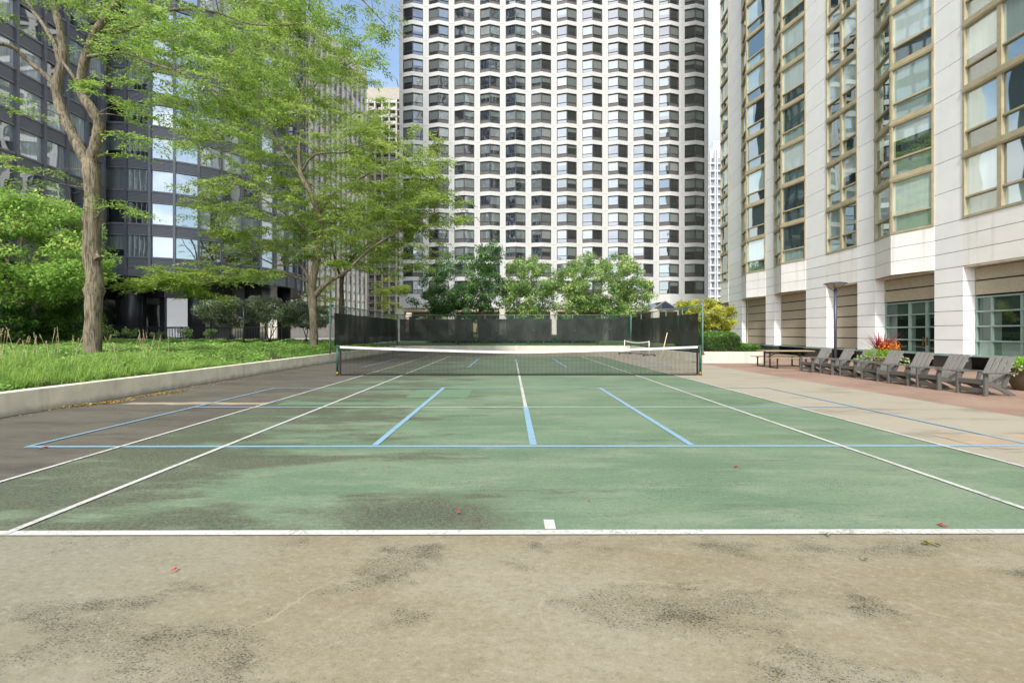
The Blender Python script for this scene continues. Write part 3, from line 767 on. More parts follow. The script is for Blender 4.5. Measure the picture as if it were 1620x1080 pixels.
# ---------------------------------------------------------------- slatted lounge chairs (front faces -X, +X is the back)
def make_chair():
    t = thing('garden_chair', 'x', 'garden chair', (0, 0, 0), 0, 'grey lounge chairs lined up beside the court')
    mt = M['chair']
    for s in (-1, 1):
        b = MB(); y = s * 0.30
        b.box(-0.02, 0.075, y - .022, y + .022, 0.0, 0.53); b.build('front_leg', mt, t, True, 0.004)
        b = MB()          # long sloping rear leg that is also the seat rail
        prof = [(0.078, 0.24), (0.078, 0.36), (0.20, 0.345), (0.44, 0.24), (0.62, 0.12), (0.80, 0.035), (0.83, 0.0), (0.70, 0.0), (0.58, 0.04), (0.44, 0.115), (0.25, 0.20)]
        yo = s * 0.262
        b.face([(x, yo - .02, z) for x, z in prof]); b.face([(x, yo + .02, z) for x, z in reversed(prof)])
        for (x0, z0), (x1, z1) in zip(prof, prof[1:] + prof[:1]):
            b.face([(x0, yo - .02, z0), (x0, yo + .02, z0), (x1, yo + .02, z1), (x1, yo - .02, z1)])
        b.build('rear_leg', mt, t, True)
        b = MB(); y = s * 0.335
        b.box(-0.06, 0.70, y - .075, y + .075, 0.532, 0.557); b.build('armrest', mt, t, True, 0.006)
        b = MB(); b.bar((0.62, s * .30, 0.53), (0.50, s * .275, 0.20), 0.04, 0.09, (1, 0, 0)); b.build('arm_brace', mt, t, True)
    b = MB(); b.box(0.0, 0.035, -.277, .277, 0.27, 0.37); b.build('front_rail', mt, t, True, 0.004)
    b = MB(); b.box(0.02, 0.05, -.277, .277, 0.09, 0.17); b.build('stretcher', mt, t, True, 0.004)
    b = MB()
    for k in range(6):
        x = 0.045 + k * 0.083; z = 0.382 - 0.30 * max(0, x - .06)
        b.hexa([(x, -.24, z - .022), (x + .072, -.24, z - .044), (x + .072, .24, z - .044), (x, .24, z - .022), (x, -.24, z), (x + .072, -.24, z - .022), (x + .072, .24, z - .022), (x, .24, z)])
    b.build('seat', mt, t, True)
    b = MB()
    lo, hi = Vector((0.47, 0, 0.20)), Vector((0.86, 0, 0.93)); up = (hi - lo).normalized()
    for k in range(4):
        y = -0.2025 + k * 0.135
        b.bar(lo + Vector((0, y, 0)), hi + Vector((0, y, 0)), 0.106, 0.024, (up.z, 0, -up.x))
    for f in (0.30, 0.80):
        p = lo + (hi - lo) * f + Vector((0.024, 0, -0.012)); b.bar(p + Vector((0, -.26, 0)), p + Vector((0, .26, 0)), 0.05, 0.03, (up.z, 0, -up.x))
    b.build('backrest', M['chair_back_lit'], t, True, 0.003)
    return t
ch = make_chair()
spots = [(10.48, 11.30, 0.05, 'grey slatted lounge chair nearest the camera, at the right end of the row'),
         (11.52, 11.25, -0.03, 'second grey lounge chair from the right end of the row'),
         (12.46, 11.30, 0.04, 'grey lounge chair just right of the red flower planter, third from the right end'),
         (13.52, 11.36, -0.02, 'grey lounge chair in front of the red flower planter, middle of the row'),
         (14.62, 11.52, 0.05, 'grey lounge chair just left of the red flower planter, third from the picnic table'),
         (15.58, 11.50, -0.04, 'grey lounge chair in front of the right lamp post, second from the picnic table'),
         (16.48, 11.40, 0.06, 'grey lounge chair at the far left end of the row, next to the picnic table')]
for k, (y, x, a, lab) in enumerate(spots):
    o = ch if k == 0 else copy_tree(ch)
    o.location = (x, y, 0.002); o.rotation_euler = (0, 0, a); o['label'] = lab

# ---------------------------------------------------------------- picnic table
pt = thing('picnic_table', 'tan topped picnic table with two attached benches at the left end of the chair row', 'picnic table', (11.95, 18.6, 0))
b = MB(); b.box(-1.05, 1.05, -.38, .38, 0.70, 0.735); b.build('tabletop', M['table_top'], pt, True, 0.01)
for s in (-1, 1):
    b = MB(); b.box(-1.05, 1.05, s * .72 - .13, s * .72 + .13, 0.42, 0.455); b.build('bench', M['table_top'], pt, True, 0.008)
for s in (-1, 1):
    for y in (-.2, .2):
        b = MB(); b.box(s * .78 - .025, s * .78 + .025, y - .025, y + .025, 0, 0.70); b.build('leg', M['iron'], pt, True)
    for y in (-.72, .72):
        b = MB(); b.box(s * .78 - .022, s * .78 + .022, y - .022, y + .022, 0, 0.42); b.box(s * .78 - .05, s * .78 + .05, y - .05, y + .05, 0.40, 0.418); b.build('bench_leg', M['iron'], pt, True)
    b = MB(); b.box(s * .78 - .02, s * .78 + .02, -.695, -.228, 0.02, 0.055); b.box(s * .78 - .02, s * .78 + .02, .228, .695, 0.02, 0.055); b.build('cross_rail', M['iron'], pt, True)
    b = MB(); b.bar((s * .75, 0, 0.45), (s * .2, 0, 0.69), 0.03, 0.03); b.build('brace', M['iron'], pt, True)

# ---------------------------------------------------------------- lamp posts
def lamp(label, loc, h, r, pr):
    t = thing('lamp_post', label, 'lamp post', loc)
    b = MB(); b.tube([(0, 0, 0), (0, 0, h - .3)], pr, 12); b.tube([(0, 0, 0), (0, 0, .03)], pr * 1.9, 12); b.build('pole', M['lamp_metal'], t, True)
    b = MB(); b.lathe([(0.0, h), (r * .55, h - .015), (r, h - .07), (r, h - .1), (r * .93, h - .105), (0, h - .09)], n=28); b.build('hood', M['lamp_metal'], t, True)
    b = MB(); b.lathe([(r * .9, h - .107), (r * .5, h - .2), (pr * 1.2, h - .28), (0, h - .28)], n=24); b.build('diffuser', M['lamp_glass'], t, True)
    for k in range(4):
        a = math.pi / 4 + math.pi / 2 * k; c, s = math.cos(a), math.sin(a)
        b = MB(); b.bar((pr * c * .8, pr * s * .8, h - .42), (r * .84 * c, r * .84 * s, h - .115), 0.02, 0.03); b.build('arm', M['lamp_metal'], t, True)
    return t
p = at(1323, 553, 20.2); lamp('blue grey lamp post with wide saucer hood in front of the stone building', (p.x, 20.2, 0.0), 3.9, 0.46, 0.062)
p = at(386.5, 540, 25.6); lamp('slim dark lamp post with flat hood standing in the left planter', (p.x, 25.6, 0.80), 2.65, 0.36, 0.05)

# ---------------------------------------------------------------- railing before the dark tower
rl = thing('railing', 'black metal railing of thin upright bars in front of the dark tower', 'railing', (-26, 33.2, 0.9))
def rail_run(a, b_):
    a = Vector((*a, 0)); b_ = Vector((*b_, 0)); L = (b_ - a).length; d = (b_ - a) / L
    b = MB(); b.bar(a + Vector((0, 0, 1.92)), b_ + Vector((0, 0, 1.92)), 0.05, 0.045); b.build('top_rail', M['black_metal'], rl)
    b = MB(); b.bar(a + Vector((0, 0, 1.05)), b_ + Vector((0, 0, 1.05)), 0.03, 0.03); b.build('bottom_rail', M['black_metal'], rl)
    b = MB(); k = 0.0
    while k < L:
        p = a + d * k; b.bar(p + Vector((0, 0, .8)), p + Vector((0, 0, 1.9)), 0.028, 0.028, (1, 0, 0)); k += 0.21
    b.build('bars', M['black_metal'], rl)
rail_run((-32.6, 33.2), (-17.5, 33.2))
def lerp2(a, b, t): return (a[0] + (b[0] - a[0]) * t, a[1] + (b[1] - a[1]) * t)
def off2(a, b, d):
    L = math.hypot(b[0] - a[0], b[1] - a[1]); nx, ny = (b[1] - a[1]) / L * d, -(b[0] - a[0]) / L * d
    return (a[0] + nx, a[1] + ny), (b[0] + nx, b[1] + ny)

# ================================================================ white tower with angled bay windows
TY = 69.2; PT = 4.134; TX0 = -15.69; NCOL = 12; NFL = 25; ZB = 7.69; FH = 2.742; HWD = 1.607
tw = thing('white_bay_tower', 'tall white tower with a grid of dark angled bay windows beyond the far fence', 'tower', (7, TY, 0))
b = MB()
zt = ZB + NFL * FH
for c in range(NCOL + 1):                                # piers, each split by a fine joint
    x0 = TX0 + PT * (c - 1) + HWD; x1 = TX0 + PT * c - HWD; xm = (x0 + x1) / 2
    if c == 0: x0 = xm = TX0 - HWD - 0.62
    if c == NCOL: x1 = TX0 + PT * (NCOL - 1) + HWD + 0.62
    for p, q in ((x0, xm - .02), (xm + .02, x1)) if c else ((x0, x1),):
        z = 5.44; k = -1
        while z < zt:
            z2 = ZB + (k + 1) * FH - 0.32 if k >= 0 else ZB - 0.32
            b.box(p, q, TY - 0.02, TY + 0.8, z + .015, z2 - .015, 0, R.random()); z = z2; k += 1
    b.box(x0, x1, TY + .05, TY + .8, 5.5, zt - .5)
def spandrel(x, z0, z1, pr=0.47):
    L_, A_, R_ = (x - HWD, TY + .0), (x, TY - pr), (x + HWD, TY + .0); cv = R.random()
    b.face([(*L_, z0), (*A_, z0), (*A_, z1), (*L_, z1)], 0, cv); b.face([(*A_, z0), (*R_, z0), (*R_, z1), (*A_, z1)], 0, cv)
    b.face([(*L_, z1), (*A_, z1), (*R_, z1), (x + HWD, TY + .5, z1), (x - HWD, TY + .5, z1)])
    b.face([(*R_, z0), (*A_, z0), (*L_, z0), (x - HWD, TY + .5, z0), (x + HWD, TY + .5, z0)])
for c in range(NCOL):
    x = TX0 + PT * c
    spandrel(x, 5.44, ZB - .002)
    for k in range(NFL): spandrel(x, ZB + k * FH + 2.1, ZB + (k + 1) * FH - .002)
XL, XR = TX0 - HWD - 0.62, TX0 + PT * (NCOL - 1) + HWD + 0.62
b.box(XL, XR, TY + 0.81, TY + 26, 5.44, zt + 1.5)
b.box(XL + .05, XR - .05, TY + .3, TY + .8, 5.40, 5.9)
b.build('wall', M['tower_white'], tw)

def tower_pane(x, zb, fr, gl, col, row):
    H = 2.1; rng = random.Random(col * 131 + row * 17 + 3)
    L_, A_, R_ = (x - HWD, TY + .13), (x, TY - .33), (x + HWD, TY + .13)
    for (p, q, sd) in ((L_, A_, 0), (A_, R_, 1)):
        d0 = -0.10
        fr.seg(p, q, zb, zb + .09, -0.12, 0.0); fr.seg(p, q, zb + H - .1, zb + H, -0.12, 0.0)
        fr.seg(p, lerp2(p, q, .06), zb + .09, zb + H - .1, -.12, 0.0); fr.seg(lerp2(p, q, .94), q, zb + .09, zb + H - .1, -.12, 0.0)
        zt_ = zb + .62
        fr.seg(lerp2(p, q, .06), lerp2(p, q, .94), zt_, zt_ + .07, -.11, -0.01)
        r = rng.random(); j = rng.uniform(-.012, .012)
        a, c_ = lerp2(p, q, .06), lerp2(p, q, .94)
        dd = -0.08 + j; 
        a2 = off2(a, c_, dd)[0]; c2 = off2(a, c_, dd + rng.uniform(-.012, .012))[1]
        blind = 0.56 + rng.random() * .18
        if r < .07: v_hi = v_mid = rng.uniform(.85, 1.0)
        elif r < .50: v_hi, v_mid = blind, blind
        elif r < .66: v_hi, v_mid = blind, 0.05
        else: v_hi, v_mid = rng.uniform(0, .25), rng.uniform(0, .12)
        zs = zt_ + .07 + (zb + H - .1 - zt_ - .07) * rng.uniform(.3, .7)
        gl.panel(a2, c2, zt_ + .07, zs, 0, 0, v_mid); gl.panel(a2, c2, zs, zb + H - .1, 0, 0, v_hi)
        if rng.random() < (.6 if col in (2, 3, 5, 6, 7) else .35): fr.panel(a, c_, zb + .09, zt_, -0.06, 1)
        else: gl.panel(a2, c2, zb + .09, zt_, 0, 0, min(v_mid, .4) * .8)
seen = {(c, r) for r in range(3, 14) for c in range(3, 12)} | {(11, 0)}
seen = set(sorted(seen)[-100:])
rfr, rgl = MB(), MB()
for c in range(NCOL):
    for r in range(NFL):
        if (c, r) in seen:
            fr, gl = MB(), MB(); tower_pane(TX0 + PT * c, ZB + r * FH, fr, gl, c, r)
            o = fr.build('bay_window', [M['tower_frame'], M['tower_panel']], tw); gl.build('pane', M['glass_tower'], o)
        else: tower_pane(TX0 + PT * c, ZB + r * FH, rfr, rgl, c, r)
o = rfr.build('remaining_bay_windows', [M['tower_frame'], M['tower_panel']], tw); o['kind'] = 'stuff'
g = rgl.build('remaining_panes', M['glass_tower'], o); g['kind'] = 'stuff'
# ground floor set back behind stout columns
b = MB(); b.box(XL + 1, XR - 1, TY + 4.5, TY + 5, 0, 5.44); b.build('lobby_wall', M['warm_wall'], tw)
for c in range(0, NCOL + 1, 2):
    x = TX0 + PT * (c - .5)
    b = MB(); b.box(x - .55, x + .55, TY + .1, TY + 1.2, -0.03, 5.40); b.build('column', M['concrete_white'], tw)
for c in range(0, NCOL, 1):
    x = TX0 + PT * c
    b = MB(); b.panel((x - 1.7, TY + 4.4), (x + 1.7, TY + 4.4), 0.3, 4.2, 0, 0, R.choice([0, .2, .5, .6])); b.build('lobby_window', M['glass_shop'], tw)
b = MB(); b.box(XL + .3, XR - .3, TY + .2, TY + 4.5, 4.9, 5.39); b.build('soffit', M['soffit'], tw)

# ================================================================ dark curved tower on the left
bt = thing('dark_curved_tower', 'dark metal and glass tower with curved banded front standing on round black columns at left', 'tower', (-34, 40, 0))
AC = (-33.7, 46.2); AR = 10.4
wing = [(-33.0, y) for y in (-9.0, -7.2, -5.4, -3.6, -1.8, 0.0, 1.8, 3.6, 5.4, 7.2, 9.0, 10.8, 12.6, 14.4, 16.2, 18.0, 19.8, 21.6, 23.4, 25.2, 26.95, 28.7, 30.4, 32.0, 33.5, 34.9)]
wing = [(x - 0.012 * max(0, 24 - y) ** 1.2 * 0.2 - (0.06 * max(0, y - 30) ** 1.1 * .3), y) for x, y in wing]
arc = [(AC[0] + AR * math.sin(math.radians(9.2 * k)), AC[1] - AR * math.cos(math.radians(9.2 * k))) for k in range(0, 15)]
BZ0, BF = 6.95, 2.79; NBF = 34
nodes = wing + arc
segs = [(p, q, 'w') for p, q in zip(wing[:-1], wing[1:])] + [(p, q, 'a') for p, q in zip(arc[:-1], arc[1:])]
notch = [((wing[-1][0], wing[-1][1]), (wing[-1][0] - 1.6, wing[-1][1] + .5)), ((wing[-1][0] - 1.6, wing[-1][1] + .5), arc[0])]
ztop = BZ0 + BF * NBF
for k in range(NBF + 1):                                  # spandrel ring per floor
    b = MB(); z = BZ0 + BF * k
    for p, q, _ in segs:
        if k == 0: b.seg(p, q, z - .72, z - .02, -0.3, 0.08, 2)
        b.seg(p, q, z, z + .80, -0.3, 0.05, 0); b.seg(p, q, z + .80, z + .93, -0.3, 0.11, 1); b.seg(p, q, z - .10, z - .003, -0.3, 0.08, 1)
    for p, q in notch: b.seg(p, q, z, z + .9, -.3, 0.0, 0)
    b.build('spandrel', [M['louvre'], M['black_trim'], M['black_mullion']], bt)
b = MB()
for p, q in notch: b.seg(p, q, BZ0 - .7, ztop, -.34, -.31)
hull = [(-52, -9)] + [(x - .45, y) for x, y in wing] + [(wing[-1][0] - 1.7, 36.2)] + [(AC[0] + (AR - .5) * math.sin(math.radians(9.2 * k)), AC[1] - (AR - .5) * math.cos(math.radians(9.2 * k))) for k in range(0, 15)] + [(-30, 62), (-52, 62)]
b.face([(x, y, BZ0 - .70) for x, y in hull]); b.face([(x, y, ztop + .5) for x, y in reversed(hull)])
ring = [(AC[0] + (AR - .5) * math.sin(math.radians(128.8)), AC[1] - (AR - .5) * math.cos(math.radians(128.8))), (-30, 62), (-52, 62), (-52, -9), (wing[0][0] - .45, -9)]
for p, q in zip(ring[:-1], ring[1:]): b.face([(*p, BZ0 - .7), (*q, BZ0 - .7), (*q, ztop + .5), (*p, ztop + .5)])
b.build('core', M['black_metal'], bt)
for p in wing[16:] + arc:                                  # full-height mullions
    c_ = AC if p in arc else (p[0] - 5, p[1]); d = Vector((p[0] - c_[0], p[1] - c_[1], 0)).normalized(); t_ = Vector((-d.y, d.x, 0))
    b = MB(); q = Vector((p[0], p[1], 0)); zs = []
    b.hexa([q + t_ * sx + d * sy + Vector((0, 0, z)) for z in (BZ0 - .74, ztop + .6) for sx, sy in ((-.09, -.2), (.09, -.2), (.09, .2), (-.09, .2))])
    b.build('mullion', M['black_mullion'], bt)
b = MB()
for p in wing[:16]: b.box(p[0] - .2, p[0] + .2, p[1] - .09, p[1] + .09, BZ0 - .74, ztop + .6)
o = b.build('remaining_mullions', M['black_mullion'], bt); o['kind'] = 'stuff'
cand = []; rest = MB()
for i, (p, q, w_) in enumerate(segs):
    for k in range(NBF):
        z0, z1 = BZ0 + BF * k + .93, BZ0 + BF * (k + 1) - .10
        D = (p[1] + q[1]) / 2; zz = 29.5 * D / 36
        vis = (w_ == 'a' and i < len(wing) - 1 + 9 and z0 < 27 + (D - 36) * .6) or (w_ == 'w' and p[1] > 25 and z0 < D * .75)
        cand.append((0 if vis else 1, i, k, p, q, z0, z1, w_))
cand.sort(key=lambda c: (c[0], c[2]))
def black_pane(mb, i, k, p, q, z0, z1, w_):
    rng = random.Random(i * 71 + k * 29 + 5)
    ai = i - (len(wing) - 1)
    r = rng.random(); d = -0.05
    p2, q2 = off2(p, q, d + rng.uniform(-.012, .012))[0], off2(p, q, d + rng.uniform(-.012, .012))[1]
    if w_ == 'a' and ai in (2, 3): v1 = v2 = rng.choice([.45, .55, .62, .62, .68])  # two columns kept pale: reflected bright cloud painted in as blind tone
    elif w_ == 'a' and ai == 4 and r < .6:
        mb.panel(p2, q2, z0, z1, 0, 0, 0.72, 0, .5); mb.panel(p2, q2, z0, z1, 0, 0, 0.12, .5, 1); return
    elif r < .5: v1 = v2 = rng.uniform(.5, .85)
    elif r < .66: v1, v2 = rng.uniform(.5, .75), 0.04
    else: v1 = v2 = rng.uniform(0, .2)
    zs = z0 + (z1 - z0) * rng.uniform(.25, .6)
    mb.panel(p2, q2, z0, zs, 0, 0, v2); mb.panel(p2, q2, zs, z1, 0, 0, v1)
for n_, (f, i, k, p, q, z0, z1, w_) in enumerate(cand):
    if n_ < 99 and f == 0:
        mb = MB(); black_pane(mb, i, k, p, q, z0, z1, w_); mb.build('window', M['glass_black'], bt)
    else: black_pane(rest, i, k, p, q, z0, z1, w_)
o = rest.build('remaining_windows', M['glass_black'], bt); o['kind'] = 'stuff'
for th in (-24, 6, 36, 66, 96):                           # round columns
    x, y = AC[0] + 8.9 * math.sin(math.radians(th)), AC[1] - 8.9 * math.cos(math.radians(th))
    if th < 0: x, y = -34.2, 34.2
    b = MB(); b.tube([(x, y, 0), (x, y, BZ0 - .72)], 0.66, 24); b.build('column', M['black_metal'], bt)
for y in (29.6, 24.5, 19.5):
    b = MB(); b.tube([(-34.6, y, 0), (-34.6, y, BZ0 - .72)], 0.66, 24); b.build('column', M['black_metal'], bt)
lob = [(-38.5, 10), (-38.5, 36)] + [(AC[0] + 6.6 * math.sin(math.radians(a)), AC[1] - 6.6 * math.cos(math.radians(a))) for a in range(-30, 121, 15)]
b = MB()
for p, q in zip(lob[:-1], lob[1:]): b.seg(p, q, 4.7, BZ0 - .72, -.3, .3)
b.build('lobby_fascia', M['black_metal'], bt)
for i, (p, q) in enumerate(zip(lob[:-1], lob[1:])):
    b = MB(); b.panel(p, q, 0.2, 4.7, 0.0, 0, {6: .95, 7: .55, 4: .12, 5: .6, 8: .35, 3: .4}.get(i, R.choice([.1, .2, .35])))  # paler panes carry reflected white sky as painted tone
    o = b.build('lobby_window', M['glass_lobby'], bt)
    b = MB(); b.seg(p, lerp2(p, q, .07), 0.2, 4.7, -.05, .08); b.seg(p, q, 1.9, 1.98, -.05, .06); b.build('frame', M['black_metal'], o)

# ================================================================ pale stone building on the right
SL = 0.04; e_ = Vector((SL, 1, 0)).normalized()
def fp(s, p=0.0):                                          # plan point: s metres of depth along the front, p metres proud of it
    return (17.3 + SL * s - p + 0.36 * max(0.0, s - 36.6), s + SL * p)
sb = thing('stone_building', 'pale stone panelled building with green glass bay windows on the right', 'building', (18.5, 22, 0))
BAYS = [(37.4, 40.9, 'V'), (31.05, 34.5, 'V'), (26.55, 29.95, 'V'), (22.40, 24.72, 'F'), (18.15, 21.25, 'V'), (14.3, 16.95, 'F'), (9.6, 12.7, 'V'), (5.4, 8.1, 'F'), (1.0, 4.1, 'V'), (-3.2, -.6, 'F'), (-7.6, -4.5, 'V'), (-12, -9.4, 'F'), (-16.6, -13.5, 'V'), (-21, -18.4, 'F')]
ZS, WF, NSF = 6.02, 2.57, 36; ZT = ZS + WF * NSF
S0, S1 = -24.0, 42.2
Z_OPEN = 4.15
edges = sorted([S0, S1] + [v for a, b_, k in BAYS for v in (a, b_)])
piers = []; cur = S0
for a, b_, k in sorted(BAYS): piers.append((cur, a)); cur = b_
piers.append((cur, S1))
jn = MB()
def wall_bands(mb, a, c, z0, z1, step, d0, d1, gap=0.024, m=0):
    z = z0
    while z < z1 - .05:
        z2 = min(z + step, z1)
        mb.seg(c, a, z + gap / 2, z2 - gap / 2, d0, d1, m, R.random()); z = z2
# facade travels from far to near so that 'outward' is towards the court (-X)
for a, c in piers:
    pan = MB(); A_, C_ = fp(a), fp(c)
    wall_bands(pan, A_, C_, 0.62, Z_OPEN, 0.588, -0.3, 0.0)
    wall_bands(pan, A_, C_, Z_OPEN, ZS, 0.467 * 2 / 1.5, -0.3, 0.0)
    wall_bands(pan, A_, C_, ZS, ZT, WF / 2, -0.3, 0.0)
    jn.seg(fp(c - .04), fp(a + .04), 0.6, ZT, -0.42, -0.035)
    # reveals facing the ground-floor openings
    for s_, dr in ((a, 1), (c, -1)):
        if S0 < s_ < S1:
            p, q = fp(s_, -.30), fp(s_, -.62)
            z = 0.62
            while z < Z_OPEN - .05:
                z2 = min(z + .588, Z_OPEN); x0 = min(p[0], q[0]); pan.box(x0, max(p[0], q[0]), *sorted((s_ + .0, s_ + .25 * dr)), z + .009, z2 - .009); z = z2
    pan.build('pier', M['stone'], sb)
for a, c, k in BAYS:
    bayw = MB()
    if k == 'V':
        apx = fp((a + c) / 2, .5); A_, C_ = fp(a, .0), fp(c, .0)
        for p, q in ((C_, apx), (apx, A_)):
            z = Z_OPEN
            for z2 in (4.77, 5.39, ZS):
                bayw.seg(p, q, z + .009, z2 - .009, -0.25, 0.02, 0, R.random()); z = z2
            jn.seg(p, q, Z_OPEN + .02, ZS - .02, -0.3, -0.02)
    else:
        A_, C_ = fp(a), fp(c)
        wall_bands(bayw, A_, C_, Z_OPEN, ZS, 0.467 * 2 / 1.5, -0.3, 0.0)
        jn.seg(C_, A_, Z_OPEN + .02, ZS - .02, -0.38, -0.035)
    bayw.build('bay_apron', M['stone_streak'], sb)
b_end = [fp(S1), fp(S1, -58), fp(S0, -58), fp(S0)]
jn.box(21.6, 75, S0 + .1, S1 - .5, 0.0, ZT + .6)
jn.seg((fp(S1, -58)), fp(S1, -.3), 0.0, ZT, -.3, 0.0); jn.seg(fp(S0, -.3), fp(S0, -58), 0.0, ZT, -.3, 0.0)
jn.build('backing_wall', M['joint'], sb)
for a, c, k in BAYS:
    b = MB(); A_, C_ = fp(a), fp(c)
    b.seg(C_, A_, Z_OPEN - .06, Z_OPEN - .003, -1.0, -.012 if k == 'F' else 0.0)
    if k == 'V':
        apx = fp((a + c) / 2, .47); b.face([(*A_, Z_OPEN - .03), (*apx, Z_OPEN - .03), (*C_, Z_OPEN - .03)])
    b.build('soffit', M['soffit'], sb)
b = MB(); b.seg(fp(S1), fp(S0), -0.03, 0.55, -.40, -.34)
for a, c in piers: b.seg(fp(c - .0), fp(a + .0), -0.03, .55, -.33, 0.07)
b.build('plinth', M['granite'], sb)
b = MB()
for a, c in piers: b.seg(fp(c + .06), fp(a - .06), .553, .612, -.62, .11)
for a, c, k in BAYS: b.seg(fp(c - .07), fp(a + .07), .553, .607, -.62, -.28)
b.build('plinth_ledge', M['green_metal'], sb)

def bay_window(a, c, k, zb, fr, gl, rng):
    H = WF; f0 = .17
    faces = [(fp(c, .0), fp((a + c) / 2, .5)), (fp((a + c) / 2, .5), fp(a, .0))] if k == 'V' else [(fp(c, -.02), fp((a + c) / 2, -.02)), (fp((a + c) / 2, -.02), fp(a, -.02))]
    for fi, (p, q) in enumerate(faces):
        L = math.hypot(q[0] - p[0], q[1] - p[1]); m = .075 / L
        fr.seg(p, q, zb, zb + .10, -.2, .05); fr.seg(p, q, zb + H - .2, zb + H - .003, -.2, .07); fr.seg(p, q, zb + H - .14, zb + H - .06, -.2, .085)
        fr.seg(p, lerp2(p, q, m), zb + .10, zb + H - .2, -.2, .05); fr.seg(lerp2(p, q, 1 - m), q, zb + .10, zb + H - .2, -.2, .05)
        zt_ = zb + .80
        fr.seg(lerp2(p, q, m), lerp2(p, q, 1 - m), zt_, zt_ + .075, -.15, .02)
        a_, c_ = lerp2(p, q, m), lerp2(p, q, 1 - m)
        j = rng.uniform(-.008, .008)
        p2, q2 = off2(a_, c_, -.05 + j)[0], off2(a_, c_, -.05 - j)[1]
        r = rng.random(); ze = zb + H - .2; zm = zt_ + .075
        lo = rng.uniform(.05, .35)
        if r < .50:
            v_ = rng.uniform(.62, .95); gl.panel(p2, q2, zm, ze, 0, 0, v_)
        elif r < .68:
            zs = zm + (ze - zm) * rng.uniform(.15, .7); gl.panel(p2, q2, zm, zs, 0, 0, rng.uniform(0, .12)); gl.panel(p2, q2, zs, ze, 0, 0, rng.uniform(.6, .95))
        elif r < .78:
            ts = rng.uniform(.3, .65); gl.panel(p2, q2, zm, ze, 0, 0, rng.uniform(.65, .95), 0, ts); gl.panel(p2, q2, zm, ze, 0, 0, rng.uniform(.02, .2), ts, 1)
        else: gl.panel(p2, q2, zm, ze, 0, 0, rng.uniform(.02, .35))
        lz0, lz1 = zb + .10, zt_
        gl.panel(off2(a_, c_, -.08)[0], off2(a_, c_, -.08)[1], lz0, lz1, 0, 0, rng.uniform(.1, .4) if rng.random() < .75 else rng.uniform(.5, .7))
rfr, rgl = MB(), MB(); nb = 0
for bi, (a, c, k) in enumerate(BAYS):
    for f in range(NSF):
        rng = random.Random(bi * 97 + f * 31 + 4)
        s_ = (a + c) / 2; vis = bi < 6 and ZS + f * WF < CH + (HZ + 25) / F * s_
        if vis:
            fr, gl = MB(), MB(); bay_window(a, c, k, ZS + f * WF, fr, gl, rng)
            o = fr.build('bay_window', M['bronze'], sb); gl.build('pane', M['glass_green'], o); nb += 1
        else: bay_window(a, c, k, ZS + f * WF, rfr, rgl, rng)
o = rfr.build('remaining_bay_windows', M['bronze'], sb); o['kind'] = 'stuff'
g_ = rgl.build('remaining_panes', M['glass_green'], o); g_['kind'] = 'stuff'
# ground-floor openings
for bi, (a, c, k) in enumerate(BAYS):
    P_, Q_ = fp(c - .02, -.45), fp(a + .02, -.45)
    glazed = bi in (4, 5, 6)
    if bi > 6: glazed = False
    b = MB(); zs = [0.62 + .588 * n for n in range(7)]; zs[-1] = Z_OPEN - .06
    for z0, z1 in zip(zs[:-1], zs[1:]):
        if glazed and z0 < 2.9: continue
        b.seg(P_, Q_, z0 + .03, z1 - .03, -.2, 0.0, 0)
    b.seg(P_, Q_, 2.98 if glazed else .62, Z_OPEN - .07, -.25, -.04, 1)
    b.build('buff_infill', [M['buff'], M['dark_green_gap']], sb)
    if glazed:
        fr, gl = MB(), MB()
        us = {4: [0, .44, .72, 1.0], 5: [0, .22, .6, 1.0], 6: [0, .5, 1]}[bi]
        Pg, Qg = fp(c - .02, -.50), fp(a + .02, -.50)
        for z in (.62, 1.18, 1.76, 2.34, 2.90): fr.seg(Pg, Qg, z - .03, z + .03, -.1, .05)
        for u in us:
            w_ = .06 if bi == 4 and u > .1 else .04
            q0, q1 = lerp2(Pg, Qg, max(0, u - w_ / 3)), lerp2(Pg, Qg, min(1, u + w_ / 3)); fr.seg(q0, q1, .65, 2.87, -.1, .03)
        for ui, (u0, u1) in enumerate(zip(us[:-1], us[1:])):
            for zi, (z0, z1) in enumerate(((.65, 1.15), (1.21, 1.73), (1.79, 2.31), (2.37, 2.87))):
                v_ = .02 + .1 * R.random()
                ts = .30 if (ui % 2 == 1) else .12
                if zi == 3: v_ = R.uniform(.2, .6)
                if bi == 5 and zi == 0: v_ = .8
                gl.panel(lerp2(Pg, Qg, u0), lerp2(Pg, Qg, u1), z0, z1, -.03, 0, .62 if zi < 3 else v_, 0, ts)
                gl.panel(lerp2(Pg, Qg, u0), lerp2(Pg, Qg, u1), z0, z1, -.03, 0, v_, ts, 1)
        o = fr.build('door' if bi == 4 else 'shop_window', M['green_metal'], sb); gl.build('pane', M['glass_shop'], o)
        if bi == 4:
            b = MB()
            for u in (.69, .75):
                q = Vector((*lerp2(Pg, Qg, u), 0)); b.bar(q + Vector((-.1, 0, .95)), q + Vector((-.1, 0, 1.3)), .03, .05, (1, 0, 0))
            b.build('handle', M['brass'], o)

